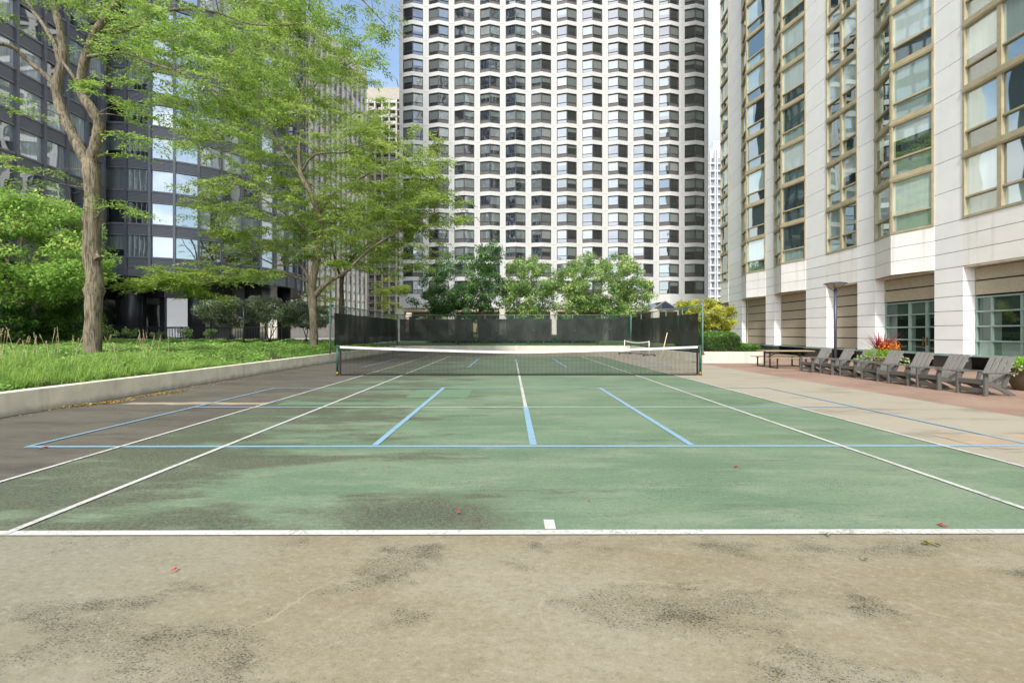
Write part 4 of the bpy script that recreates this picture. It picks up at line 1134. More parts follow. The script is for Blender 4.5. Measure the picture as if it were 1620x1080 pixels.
# ================================================================ distant buildings
ft = thing('finned_tower', 'distant beige tower of close vertical fins rising behind the locust trees', 'tower', (-53, 130, 0))
A_, C_ = at(448, 525, 112), at(579, 525, 146); A_ = (A_.x, A_.y); C_ = (C_.x, C_.y)
L = math.hypot(C_[0] - A_[0], C_[1] - A_[1]); n = int(L / 2.3); HT = 90
b = MB(); b.seg(A_, C_, 0, HT, -25, -.5); b.seg(A_, C_, HT - 3.4, HT, -.45, .35)
for k in range(n + 1):
    b.seg(lerp2(A_, C_, (k - .13) / n), lerp2(A_, C_, (k + .13) / n), 3, HT - 3.5, -.45, .12)
b.build('fins', M['far_fin'], ft)
gl = MB()
for k in range(n):
    for z in range(30): gl.panel(lerp2(A_, C_, (k + .12) / n), lerp2(A_, C_, (k + .88) / n), 3.6 + z * 2.78, 5.6 + z * 2.78, -.3, 0, R.choice([0, .1, .3, .6, .7]))
o = gl.build('windows', M['glass_far'], ft); o['kind'] = 'stuff'
C2 = (C_[0] - 11, C_[1] + 28)
b = MB(); b.seg(C_, C2, 0, HT, -10, -.3)
for k in range(14): b.seg(lerp2(C_, C2, k / 14), lerp2(C_, C2, (k + .35) / 14), 0, HT, -.3, .3)
b.build('return_wall', M['far_fin'], ft)

bb = thing('balcony_block', 'distant beige apartment block with stacked balconies between the trees and the white tower', 'apartment block', (-45, 168, 0))
A_, C_ = at(560, 525, 168), at(650, 525, 168); x0, x1 = A_.x, C_.x; y = 168
b = MB(); b.box(x0, x1, y + 1.5, y + 18, 0, 93)
b.box(x0 - .2, x1 + .2, y - .3, y + 18.3, 92.5, 97)
for k in range(33): b.box(x0, x1, y - .2, y + 1.6, k * 2.8 + 1.5, k * 2.8 + 1.95)
b.build('wall', M['far_slab'], bb)
b = MB(); nn = 8
for k in range(nn + 1): b.box(x0 + (x1 - x0) * k / nn - .25, x0 + (x1 - x0) * k / nn + .25, y - .5, y + 1.4, 0, 92.4)
b.build('fins', M['far_fin'], bb)
gl, rail = MB(), MB()
for k in range(33):
    for c in range(nn):
        xa, xb = x0 + (x1 - x0) * c / nn + .3, x0 + (x1 - x0) * (c + 1) / nn - .3
        gl.panel((xa, y + 1.4), (xb, y + 1.4), k * 2.8 + 2.0, k * 2.8 + 4.2, 0, 0, R.choice([.05, .1, .5, .7, .9]))
        if c % 3: rail.box(xa, xb, y - .16, y - .1, k * 2.8 + 1.97, k * 2.8 + 2.9)
o = gl.build('windows', M['glass_far'], bb); o['kind'] = 'stuff'
rl_ = rail.build('balcony_rails', M['glass_far'], bb); rl_['kind'] = 'stuff'

fw = thing('slab_tower', 'distant slim white tower with a column of balconies seen past the white bay tower', 'tower', (72, 150, 0))
y = 150; x0, x1 = at(1112, 500, y).x, at(1150, 500, y).x; HT = at(1120, 236, y).z
b = MB(); b.box(x0, x1, y + .8, y + 20, 0, HT); nfl = int(HT / 2.75)
for k in range(nfl): b.box(x0, x1, y, y + .9, k * 2.75, k * 2.75 + .55)
for f in (0, .22, .30, .52, .60, .8, .98): b.box(x0 + (x1 - x0) * f - .16, x0 + (x1 - x0) * f + .16, y - .3, y + .8, 0, HT)
b.box(x0 + 4.6, x1, y + 1.5, y + 15, HT, HT + 3.6)
b.build('wall', M['far_white'], fw)
gl = MB()
for k in range(nfl):
    for f in (.02, .32, .38, .44, .62, .70, .82, .9): gl.panel((x0 + (x1 - x0) * f, y + .75), (x0 + (x1 - x0) * (f + .055), y + .75), k * 2.75 + .8, k * 2.75 + 2.3, 0, 0, R.choice([.3, .6, .7]))
o = gl.build('windows', M['glass_far'], fw); o['kind'] = 'stuff'

cp = thing('glass_canopy', 'low dark blue glazed canopy behind the yellow shrub', 'canopy', (20, 52, 0))
b = MB(); xs = [at(px, 487, 52).x for px in (1028, 1068, 1110, 1160)]
zl, zh = at(1050, 489, 52).z, at(1050, 477, 52).z
for xa, xb in zip(xs[:-1], xs[1:]):
    xm = (xa + xb) / 2
    b.face([(xa, 51, zl), (xm, 51, zh), (xm, 57, zh), (xa, 57, zl)], 0, .3); b.face([(xm, 51, zh), (xb, 51, zl), (xb, 57, zl), (xm, 57, zh)], 0, .8); b.face([(xa, 51, zl), (xb, 51, zl), (xm, 51, zh)], 0, .5)
o = b.build('roof_panes', M['canopy_glass'], cp)
b = MB()
for xa in xs: b.tube([(xa, 51, -.03), (xa, 51, zl)], .09, 8)
for xa, xb in zip(xs[:-1], xs[1:]):
    b.bar((xa, 50.97, zl), ((xa + xb) / 2, 50.97, zh), .06, .1); b.bar(((xa + xb) / 2, 50.97, zh), (xb, 50.97, zl), .06, .1)
b.build('frame', M['far_slab'], cp)
# ================================================================ foliage
def nrm(a): return a / np.maximum(np.linalg.norm(a, axis=-1, keepdims=True), 1e-9)
UP = np.array([0, 0, 1.0])
def rhombi(p, d, up, l, w):
    """leaf-shaped quads: base p, direction d, face roughly towards up"""
    d = nrm(d); s = nrm(np.cross(d, up)); l = np.asarray(l)[:, None]; w = np.asarray(w)[:, None]
    mid = p + d * l * 0.45
    return np.stack([p, mid + s * w / 2, p + d * l, mid - s * w / 2], axis=1)

def locust_leaves(cen, out, rng, twigs=4, tl=(.6, 1.1), step=.11, leaf=(.13, .05), fan=1.0, droop=.35, per=3):
    """feathery drooping sprays: twigs fan out from each centre, fronds hang both sides"""
    n = len(cen); P = []; V = []
    out = out.copy(); out[:, 2] *= .3; out = nrm(out + 1e-6)
    for t in range(twigs):
        ang = rng.uniform(-fan, fan, n) + (t - (twigs - 1) / 2) * fan * .7
        c, s = np.cos(ang), np.sin(ang)
        d = np.stack([out[:, 0] * c - out[:, 1] * s, out[:, 0] * s + out[:, 1] * c, rng.uniform(-.25, .28, n)], 1); d = nrm(d)
        L = rng.uniform(*tl, n); k = 0; sv = rng.uniform(.08, .78, n)
        m = int(tl[1] / step)
        for k in range(m):
            u = (k + rng.uniform(.2, .8, n)) * step; ok = u < L
            if not ok.any(): continue
            q = cen + d * u[:, None]; q[:, 2] -= droop * u ** 2 * .6
            q = q[ok]; dd = d[ok]; nn = len(q)
            for side in (-1, 1):
                sd = nrm(np.cross(dd, UP)) * side
                fd = nrm(dd * .55 + sd * rng.uniform(.5, 1.0, (nn, 1)) + rng.normal(0, .18, (nn, 3)) - UP * rng.uniform(.0, .35, (nn, 1)))
                for r in range(per):
                    b = q + fd * (r * leaf[0] * .62) - UP * (r * r * .008)
                    up = nrm(UP + rng.normal(0, .45, (nn, 3)))
                    ld = nrm(fd + rng.normal(0, .30, (nn, 3)))
                    P.append(rhombi(b, ld, up, leaf[0] * rng.uniform(.75, 1.25, nn), leaf[1] * rng.uniform(.8, 1.3, nn)))
                    V.append(np.clip(sv[ok] + rng.normal(0, .19, nn), 0, 1))
    return np.concatenate(P), np.concatenate(V)

def broad_leaves(cen, out, rng, count=60, rad=.5, leaf=(.10, .06), flat=.7, lift=.15):
    n = len(cen); N = n * count
    c = np.repeat(cen, count, 0); o = np.repeat(out, count, 0)
    v = rng.normal(0, 1, (N, 3)); v = nrm(v) * (rng.uniform(0, 1, (N, 1)) ** .45) * rad; v[:, 2] *= flat
    p = c + v
    up = nrm(UP * .9 + o * .35 + rng.normal(0, .45, (N, 3)))
    d = nrm(nrm(v) * .7 + rng.normal(0, .6, (N, 3)) - UP * .25)
    q = rhombi(p, d, up, leaf[0] * rng.uniform(.7, 1.25, N), leaf[1] * rng.uniform(.7, 1.25, N))
    sv = np.repeat(rng.uniform(.02, .72, n), count)
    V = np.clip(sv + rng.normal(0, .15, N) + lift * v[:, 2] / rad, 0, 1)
    return q, V

def blob_points(blobs, rng):
    """points in the shells of ellipsoids: (centre, (rx, ry, rz), count, inner)"""
    P = []; O = []
    for c, r, n, inner in blobs:
        c = np.array(c); r = np.array(r)
        v = nrm(rng.normal(0, 1, (n, 3)))
        q = rng.uniform(inner ** 3, 1, (n, 1)) ** (1 / 3)
        P.append(c + v * q * r); O.append(nrm(v * r / r.max() + np.array([0, 0, .15])))
    return np.concatenate(P), np.concatenate(O)

def tree(name, label, base, limbs, blobs, leaves, barkm, leafm, seed, group=None, cat='tree', sides=7, twig=.014, rise=.35, nodes_from=.25):
    rng = np.random.default_rng(seed)
    t = thing(name, label, cat, base, 0, group)
    tb = MB(); nodes = []; nr = []
    for pts, r0, r1 in limbs:
        P = [Vector(p) for p in pts]
        Q = []
        for k in range(len(P) - 1):                      # Catmull-Rom smoothing
            a = P[max(k - 1, 0)]; b = P[k]; c = P[k + 1]; d = P[min(k + 2, len(P) - 1)]
            for s in range(4):
                u = s / 4
                Q.append(0.5 * ((2 * b) + (c - a) * u + (2 * a - 5 * b + 4 * c - d) * u * u + (3 * b - a - 3 * c + d) * u ** 3))
        Q.append(P[-1]); n = len(Q)
        rad = [r0 + (r1 - r0) * (k / (n - 1)) for k in range(n)]
        rad2 = [r * (1 + .07 * rng.normal()) for r in rad]
        tb.tube(Q, rad2, max(sides, int(6 + r0 * 30)), 0)
        for k in range(int(n * nodes_from), n): nodes.append(np.array(Q[k])); nr.append(rad[k])
    cen, out = blob_points(blobs, rng)
    N0 = np.array(nodes)
    dist = np.min(np.linalg.norm(cen[:, None, :] - N0[None], axis=2), axis=1)
    for i in np.argsort(dist):
        A = np.array(nodes); dv = cen[i] - A
        cost = np.linalg.norm(dv, axis=1) + np.maximum(0, -dv[:, 2]) * 1.2
        j = int(np.argmin(cost)); a = A[j]; c = cen[i]; L = np.linalg.norm(c - a)
        r0 = min(nr[j] * .7, twig * .55 + .009 * L + .004)
        mid = a * .5 + c * .5 + np.array([0, 0, rise * L * .25]) + rng.normal(0, .06 * L, 3)
        K = 4; pts = []
        for k in range(K + 1):
            u = k / K; pts.append((1 - u) ** 2 * a + 2 * u * (1 - u) * mid + u * u * c)
        rr = [r0 + (twig * .35 - r0) * k / K for k in range(K + 1)]
        tb.tube(pts, rr, 5 if r0 > .02 else 4, 0, cap=False)
        for k in range(1, K + 1): nodes.append(pts[k]); nr.append(rr[k])
        # heading of the spray follows its branch
        h = c - mid; h = h / max(np.linalg.norm(h), 1e-6); out[i] = nrm(out[i] * .6 + h * .7)
    tb.build('trunk', barkm, t)
    q, v = leaves(cen, out, rng)
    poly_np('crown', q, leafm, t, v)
    return t

def px_limb(D, pts, dD=None):
    return [at(x, y, D + (dD[k] if dD else 0)) for k, (x, y) in enumerate(pts)]
def ell(px, py, D, rx, ry, rd, n, inner=.35):
    c = at(px, py, D); s = D / F
    return (tuple(c), (rx * s, rd, ry * s), n, inner)

# ---- big honey locust close on the left
D = 14.5
T1 = [(px_limb(D, [(149, 585), (149, 540), (151, 470), (152, 440), (147, 405), (149, 350), (149, 300), (145, 255)], None), .255, .215),
      (px_limb(D, [(143, 262), (130, 238), (113, 205), (98, 170), (92, 140), (98, 115), (103, 85), (97, 45), (88, 10), (78, -40), (70, -90)], [0, 0, .1, .2, .2, .2, .3, .3, .4, .5, .7]), .175, .085),
      (px_limb(D, [(146, 262), (155, 225), (159, 198), (146, 172), (131, 148), (132, 118), (141, 82), (155, 50), (173, 24), (190, -5), (215, -60)], [0, -.1, -.2, -.3, -.3, -.4, -.5, -.6, -.7, -.8, -1.2]), .17, .075),
      (px_limb(D, [(90, 138), (76, 122), (50, 100), (25, 78), (0, 71), (-45, 68)], [.2, .1, -.1, -.4, -.7, -1.1]), .095, .05),
      (px_limb(D, [(98, 108), (92, 78), (74, 45), (50, 12), (30, -30)], [.2, .3, .5, .8, 1.2]), .085, .045),
      (px_limb(D, [(132, 150), (118, 122), (102, 100)], [-.3, 0, .2]), .06, .05),
      (px_limb(D, [(138, 92), (165, 88), (197, 85), (237, 100), (290, 118), (350, 150)], [-.5, -.6, -.7, -.8, -1.0, -1.3]), .055, .018),
      (px_limb(D, [(155, 50), (200, 50), (262, 20), (330, 18), (400, 40), (470, 40)], [-.6, -.3, .2, .6, 1.0, 1.4]), .065, .02),
      (px_limb(D, [(190, -5), (260, -50), (360, -80), (470, -60), (560, -10), (610, 40)], [-.8, -.6, -.2, .3, .8, 1.2]), .07, .015),
      (px_limb(D, [(262, 20), (268, 60), (280, 110)], [.2, .1, 0]), .028, .012)]
for (x, y, rx) in ((147, 348, .30), (152, 410, .29)):     # swollen old pruning scars
    c = at(x, y, D); T1.append(([c + Vector((-.16, -.02, -.14)), c + Vector((-.13, -.05, 0.0)), c + Vector((-.12, -.02, .16))], .13, .10)); T1.append(([c + Vector((.2, -.05, -.02)), c + Vector((.13, -.04, .1)), c + Vector((.07, 0, .34))], .13, .02))
B1 = [ell(255, 120, D - .6, 95, 75, 2.0, 37), ell(345, 120, D - .6, 110, 80, 2.2, 59), ell(300, 35, D, 160, 50, 2.5, 50), ell(420, 60, D + 1, 110, 70, 2.2, 43),
      ell(215, 235, D - .8, 45, 22, .8, 4), ell(120, 20, D + .5, 130, 45, 2.4, 16), ell(60, 270, D - .8, 60, 16, .7, 5), ell(520, 10, D + 1.0, 70, 36, 1.2, 16), ell(575, 35, D + 1.2, 60, 40, .9, 12), ell(600, 100, D + 1.2, 22, 24, .5, 4),
      ell(30, 180, D - .8, 40, 24, .6, 3), ell(330, 215, D - .6, 75, 25, 1.0, 9), ell(200, 330, D - .6, 60, 14, .6, 4), ell(160, 165, D - .8, 45, 30, .7, 4), ell(200, -90, D, 420, 70, 4.5, 74)]
tree('honey_locust_tree', 'tall grey barked tree with forked trunk and feathery leaves nearest the camera on the left', tuple(at(149, 560, D).xy) + (0.85,), T1, B1,
     lambda c, o, r: locust_leaves(c, o, r, 4, (.4, .8), .095, (.10, .042), .9, .5, 3), M['bark'], M['leaf_locust'], 3, 'honey locust trees')

# ---- second honey locust, layered crown beside the fence
D = 26.0
T2 = [(px_limb(D, [(497, 560), (497, 520), (495, 470), (494, 452), (500, 420), (507, 380), (508, 350), (500, 327), (490, 302), (477, 277), (474, 240), (477, 212), (482, 185), (478, 150), (490, 100), (500, 50)],
                [0, 0, 0, 0, 0, .1, .1, .2, .2, .3, .3, .4, .5, .6, .7, .9]), .27, .03),
      (px_limb(D, [(499, 468), (510, 455), (525, 443), (545, 432), (560, 418), (585, 395), (620, 372), (660, 350), (695, 335)], [0, -.2, -.4, -.7, -1, -1.2, -1.5, -1.8, -2]), .15, .025),
      (px_limb(D, [(492, 445), (478, 422), (466, 415), (440, 420), (405, 405), (370, 395)], [0, .3, .6, 1, 1.5, 2]), .10, .02),
      (px_limb(D, [(488, 446), (465, 437), (435, 428), (405, 432), (384, 428), (362, 438), (335, 447), (290, 440)], [0, -.4, -.9, -1.4, -1.9, -2.3, -2.6, -3.0]), .09, .02),
      (px_limb(D, [(480, 283), (463, 258), (432, 214), (412, 172), (402, 120), (410, 70)], [.3, .1, -.3, -.7, -1, -1.2]), .09, .02),
      (px_limb(D, [(480, 270), (490, 253), (508, 243), (545, 242), (570, 231), (610, 225)], [.3, 0, -.4, -.8, -1.1, -1.5]), .075, .02),
      (px_limb(D, [(480, 178), (492, 150), (506, 128), (540, 95), (580, 60)], [.5, .7, 1, 1.4, 1.8]), .05, .015),
      (px_limb(D, [(508, 335), (530, 305), (560, 290), (610, 260), (650, 245)], [.1, 1, 1.8, 2.5, 3]), .09, .02),
      (px_limb(D, [(505, 390), (480, 360), (440, 330), (390, 300), (350, 280)], [.1, -.6, -1.2, -2, -2.6]), .08, .02)]
B2 = [ell(455, 95, D, 105, 95, 4.0, 99), ell(470, 220, D, 160, 75, 4.5, 99), ell(620, 265, D - .5, 85, 60, 3.4, 57), ell(655, 335, D - 1, 75, 34, 2.2, 30),
      ell(405, 330, D - 1, 105, 55, 3.6, 60), ell(560, 350, D + .5, 115, 48, 3.5, 78), ell(560, 400, D - .8, 75, 24, 2.0, 17), ell(430, 400, D + .5, 85, 24, 2.2, 20),
      ell(345, 432, D - 2.2, 95, 14, 1.4, 34), ell(255, 447, D - 3.0, 70, 14, 1.1, 22), ell(325, 462, D - 2.4, 40, 12, .8, 5), ell(360, 170, D, 75, 80, 3.0, 33), ell(565, 150, D + 1, 60, 60, 2.4, 20), ell(600, 205, D, 60, 22, 1.5, 11),
      ell(692, 335, D - 1.2, 52, 26, 1.6, 13), ell(655, 290, D - .8, 60, 30, 2.0, 18), ell(655, 390, D - .6, 50, 20, 1.4, 7)]
tree('honey_locust_tree', 'broad layered honey locust with low spreading branches standing left of the fence', tuple(at(497, 545, D).xy) + (0.82,), T2, B2,
     lambda c, o, r: locust_leaves(c, o, r, 5, (.6, 1.2), .13, (.155, .064), 1.0, .35, 3), M['bark'], M['leaf_locust_deep'], 8, 'honey locust trees')

# ---- third honey locust behind the fence corner
D = 36.5
T3 = [(px_limb(D, [(541, 530), (541, 480), (541, 445), (546, 430), (560, 405), (590, 380)], None), .26, .05), (px_limb(D, [(541, 445), (532, 415), (525, 380), (535, 340)], None), .13, .04)]
B3 = [ell(575, 375, D, 90, 42, 4.5, 60), ell(610, 420, D - .5, 70, 20, 2.5, 26), ell(540, 330, D, 70, 50, 3.5, 40)]
tree('honey_locust_tree', 'dark trunked honey locust rising behind the left fence corner', tuple(at(541, 530, D).xy) + (0.4,), T3, B3,
     lambda c, o, r: locust_leaves(c, o, r, 4, (.6, 1.2), .13, (.19, .08), 1.0, .35, 3), M['bark_dark'], M['leaf_locust_deep'], 12, 'honey locust trees')

# ---- bright lime locusts far behind
for px, py, D, rx, ry, tr, n, lab, sd in ((490, 465, 62, 42, 42, 500, 55, 'lime yellow tree far behind the thick left trunk', 21), (622, 468, 58, 20, 32, 622, 26, 'small lime yellow tree at the left foot of the white tower', 22)):
    tree('locust_tree', lab, (at(px, 525, D).x, D, 0), [([(at(tr, 525, D).x, D, -.03), (at(tr, 500, D).x, D, 2.4), (at(px, py + 15, D).x, D, at(px, py + 10, D).z)], .16, .07)],
         [ell(px, py, D, rx, ry, 3.0, n, .2)], lambda c, o, r: locust_leaves(c, o, r, 4, (.7, 1.4), .2, (.30, .13), 1.0, .3, 3), M['bark_dark'], M['leaf_lime'], sd, 'lime locust trees')

# ---- small broad-leaved trees
def bush_tree(name, label, px, py, D, gz, stems, blobs, leafm, seed, count, rad, leaf, group=None, barkm='bark_dark', r0=.07, cat='tree', flat=.7):
    base = at(px, py, D); limbs = []
    rg = random.Random(seed)
    for sx, sy in stems:
        top = at(sx, sy, D + rg.uniform(-.7, .7)); b0 = Vector((base.x + rg.uniform(-.12, .12), D + rg.uniform(-.12, .12), gz))
        m = b0.lerp(top, .45) + Vector((rg.uniform(-.15, .15), rg.uniform(-.2, .2), .25))
        limbs.append(([b0, b0.lerp(m, .5), m, top], r0, r0 * .3))
    return tree(name, label, (base.x, D, gz), limbs, blobs, lambda c, o, r: broad_leaves(c, o, r, count, rad, leaf, flat), M[barkm], M[leafm], seed, group, cat, 6, .012, .2)

bush_tree('broadleaf_tree', 'small bright green broad-leaved tree at the left edge of the photo', 32, 540, 20.5, .85, [(60, 400), (10, 390), (110, 410), (-40, 400), (40, 340)],
          [ell(35, 390, 20.5, 112, 92, 3.3, 270, .45), ell(130, 420, 20, 32, 42, 1.3, 40, .3), ell(15, 335, 20.5, 88, 42, 2.4, 90, .35), ell(20, 450, 20, 100, 32, 2.4, 80, .4)], 'leaf_bright', 31, 60, .42, (.17, .095), None, 'bark', .13)
D = 40.5
bush_tree('small_tree', 'dark green small tree behind the left screen of the far fence', 725, 515, D, .4, [(680, 455), (705, 430), (740, 420), (770, 450), (755, 400)],
          [ell(728, 450, D, 66, 52, 3.2, 150, .35), ell(772, 405, D, 26, 26, 1.4, 30, .2), ell(690, 475, D, 42, 22, 1.8, 40, .3), ell(735, 488, D - .6, 48, 18, 1.5, 26, .3), ell(770, 460, D, 34, 36, 1.8, 40, .3)], 'leaf_crab_dark', 41, 90, .46, (.19, .115), 'small trees behind the far fence', r0=.06)
bush_tree('small_tree', 'mid green small tree in the middle behind the far fence', 836, 515, D, .4, [(815, 450), (835, 430), (850, 445), (868, 455)],
          [ell(838, 450, D, 46, 44, 2.6, 120, .3), ell(808, 470, D, 24, 28, 1.4, 24, .3), ell(845, 492, D - .5, 36, 14, 1.4, 22, .3)], 'leaf_crab', 42, 90, .46, (.19, .115), 'small trees behind the far fence', r0=.055)
bush_tree('small_tree', 'widest round leafy tree, right of centre behind the far fence', 945, 515, D, .4, [(900, 450), (925, 425), (950, 415), (980, 430), (1005, 455)],
          [ell(948, 448, D, 74, 52, 3.4, 210, .4), ell(1000, 465, D, 34, 32, 2.0, 50, .3), ell(900, 470, D, 34, 34, 2.0, 50, .3), ell(960, 488, D - .5, 60, 16, 1.8, 34, .3)], 'leaf_crab', 43, 90, .46, (.19, .115), 'small trees behind the far fence', r0=.06)
D = 24.6
bush_tree('yellow_shrub', 'round shrub with yellowing leaves above the clipped hedge on the right', 1122, 540, D, .5, [(1100, 500), (1125, 490), (1145, 505), (1085, 495)],
          [ell(1122, 498, D, 40, 24, 1.3, 130, .35), ell(1090, 483, D + .6, 24, 9, .8, 26, .2), ell(1140, 512, D, 22, 15, .8, 30, .2)], 'leaf_yellow', 51, 80, .25, (.11, .065), None, r0=.035, cat='shrub', flat=.45)
# grey-green layered shrubs before the dark tower
D = 27.5
for px, py, rx, ry, st, lab, sd, dd in ((362, 494, 50, 22, [(340, 497), (385, 490)], 'grey green layered shrub behind the slim lamp post', 61, 0), (428, 492, 44, 24, [(410, 490), (440, 488), (455, 500)], 'grey green layered shrub right of the slim lamp post', 62, .8), (487, 500, 34, 22, [(475, 500), (500, 498)], 'grey green shrub behind the trunk of the layered locust', 63, 3)):
    bush_tree('grey_shrub', lab, px, 540, D + dd, .85, st, [ell(px, py, D + dd, rx, ry, 1.7, 110, .45), ell(px - 10, py - 6, D + dd, rx * .7, ry * .7, 1.2, 40, .3)], 'leaf_grey', sd, 70, .3, (.12, .065), 'grey green shrubs', r0=.04, cat='shrub', flat=.5)
for px, py, rx, ry, lab, sd, D in ((70, 505, 44, 36, 'dark leafy shrub under the bright tree at the far left', 71, 22.0), (120, 500, 30, 40, 'dark leafy shrub just left of the nearest trunk', 72, 22.5), (5, 512, 30, 30, 'low dark shrub at the left edge below the bright tree', 73, 19.5)):
    bush_tree('dark_shrub', lab, px, 540, D, .8, [(px - 14, py), (px + 12, py - 10)], [ell(px, py, D, rx, ry, 1.2, 110, .4)], 'leaf_hedge', sd, 48, .26, (.12, .065), 'dark shrubs', r0=.035, cat='shrub')
for i, (px, lab) in enumerate(((172, 'small leafy shrub beside the nearest trunk before the railing'), (208, 'small round shrub before the first black column'), (296, 'small shrub before the railing, right of the bright lobby window'), (250, 'tiny shrub below the bright lobby window'), (335, 'small shrub at the railing before the second black column'))):
    bush_tree('small_shrub', lab, px, 538, 31.5, .85, [(px - 3, 528), (px + 3, 526)], [ell(px, 526 if i != 3 else 530, 31.5, (13, 9, 9, 7, 9)[i], (14, 9, 8, 6, 8)[i], .5, (26, 18, 14, 8, 14)[i], .1)], 'leaf_crab', 80 + i, 26, .16, (.11, .07), 'small shrubs along the railing', r0=.02, cat='shrub')

# ---- clipped hedges on the right
def hedge(name, label, x0, x1, y0, y1, z0, z1, n, leafm, seed, leaf=(.055, .03), rnd=.25):
    rng = np.random.default_rng(seed); t = thing(name, label, 'hedge', ((x0 + x1) / 2, (y0 + y1) / 2, z0))
    c = np.array([(x0 + x1) / 2, (y0 + y1) / 2, (z0 + z1) / 2]); h = np.array([(x1 - x0) / 2, (y1 - y0) / 2, (z1 - z0) / 2])
    v = rng.uniform(-1, 1, (n, 3)); ax = rng.integers(0, 3, n); ax = np.where(rng.uniform(0, 1, n) < .35, 2, ax)
    v[np.arange(n), ax] = np.sign(v[np.arange(n), ax] + .1); v[:, 2] = np.where((ax == 2), 1, v[:, 2])
    k = np.maximum(1, np.linalg.norm(v / 1.32, axis=1, keepdims=True)); v = v / k
    lump = 1 + .05 * np.sin(v[:, 0] * 9 + seed)[:, None] * np.cos(v[:, 1] * 7)[:, None] + rng.normal(0, .035, (n, 1)) - .10 * rng.uniform(0, 1, (n, 1)) ** 3
    p = c + v * h * lump
    d = nrm(v * .6 + rng.normal(0, .6, (n, 3)) + UP * .25); up = nrm(v + rng.normal(0, .5, (n, 3)))
    q = rhombi(p, d, up, leaf[0] * rng.uniform(.7, 1.4, n), leaf[1] * rng.uniform(.7, 1.3, n))
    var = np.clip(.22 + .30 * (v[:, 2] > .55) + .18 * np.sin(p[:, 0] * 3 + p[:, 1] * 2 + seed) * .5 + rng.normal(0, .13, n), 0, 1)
    poly_np('leaves', q, M[leafm], t, var)
    b = MB(); b.box(x0 + .12, x1 - .12, y0 + .12, y1 - .12, z0, z1 - .15); b.build('stems', M['soil'], t)
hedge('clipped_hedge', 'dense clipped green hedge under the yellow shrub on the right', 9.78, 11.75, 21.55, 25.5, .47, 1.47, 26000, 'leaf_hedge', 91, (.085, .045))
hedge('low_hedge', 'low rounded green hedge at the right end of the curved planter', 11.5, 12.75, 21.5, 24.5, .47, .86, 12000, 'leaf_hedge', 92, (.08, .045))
hedge('lawn_hedge', 'low hedge in the grass behind the far screens', -8.5, 8.8, 46, 47.5, .36, 1.1, 26000, 'leaf_crab', 93, (.16, .09))

# ---- ground cover, ornamental grass, leaf litter
def cover():
    rng = np.random.default_rng(101)
    n = 150000
    u = rng.uniform(0, 1, n); y = 6.0 + 27.0 * u ** 1.3; x = -9.42 - (rng.uniform(0, 1, n) ** 1.5) * 20.5
    keep = (np.abs(x + 13) > 0)
    x, y = x[keep], y[keep]; n = len(x)
    d = np.maximum(0, -9.4 - x); z = .36 + .52 * (1 - np.exp(-d / 2.6))
    hh = .10 + .07 * np.sin(x * 1.7 + y) * np.sin(y * 1.1 - x * .4) + .05 * np.sin(x * 5 + y * 3)
    hh = np.clip(hh, .03, .3) * np.clip(d / .35, .35, 1)
    p = np.stack([x, y, z + hh * rng.uniform(.25, 1.1, n)], 1)
    a = rng.uniform(0, 2 * np.pi, n); dd = np.stack([np.cos(a), np.sin(a), rng.uniform(-.25, .5, n)], 1)
    up = nrm(UP + rng.normal(0, .35, (n, 3)))
    L = .085 + .03 * (y > 20)
    patchy = .5 + .5 * np.sin(x * .9 + y * .5 + 1) * np.sin(y * .8 + .4)
    var = np.clip(.28 + .3 * patchy + rng.normal(0, .17, n), 0, 1)
    o = poly_np('ground_cover', rhombi(p, dd, up, L * rng.uniform(.7, 1.4, n), L * .62 * rng.uniform(.7, 1.3, n)), M['leaf_cover'], None, var)
    tag(o, 'leafy green ground cover filling the left planter', 'ground cover', None, 'stuff')
cover()
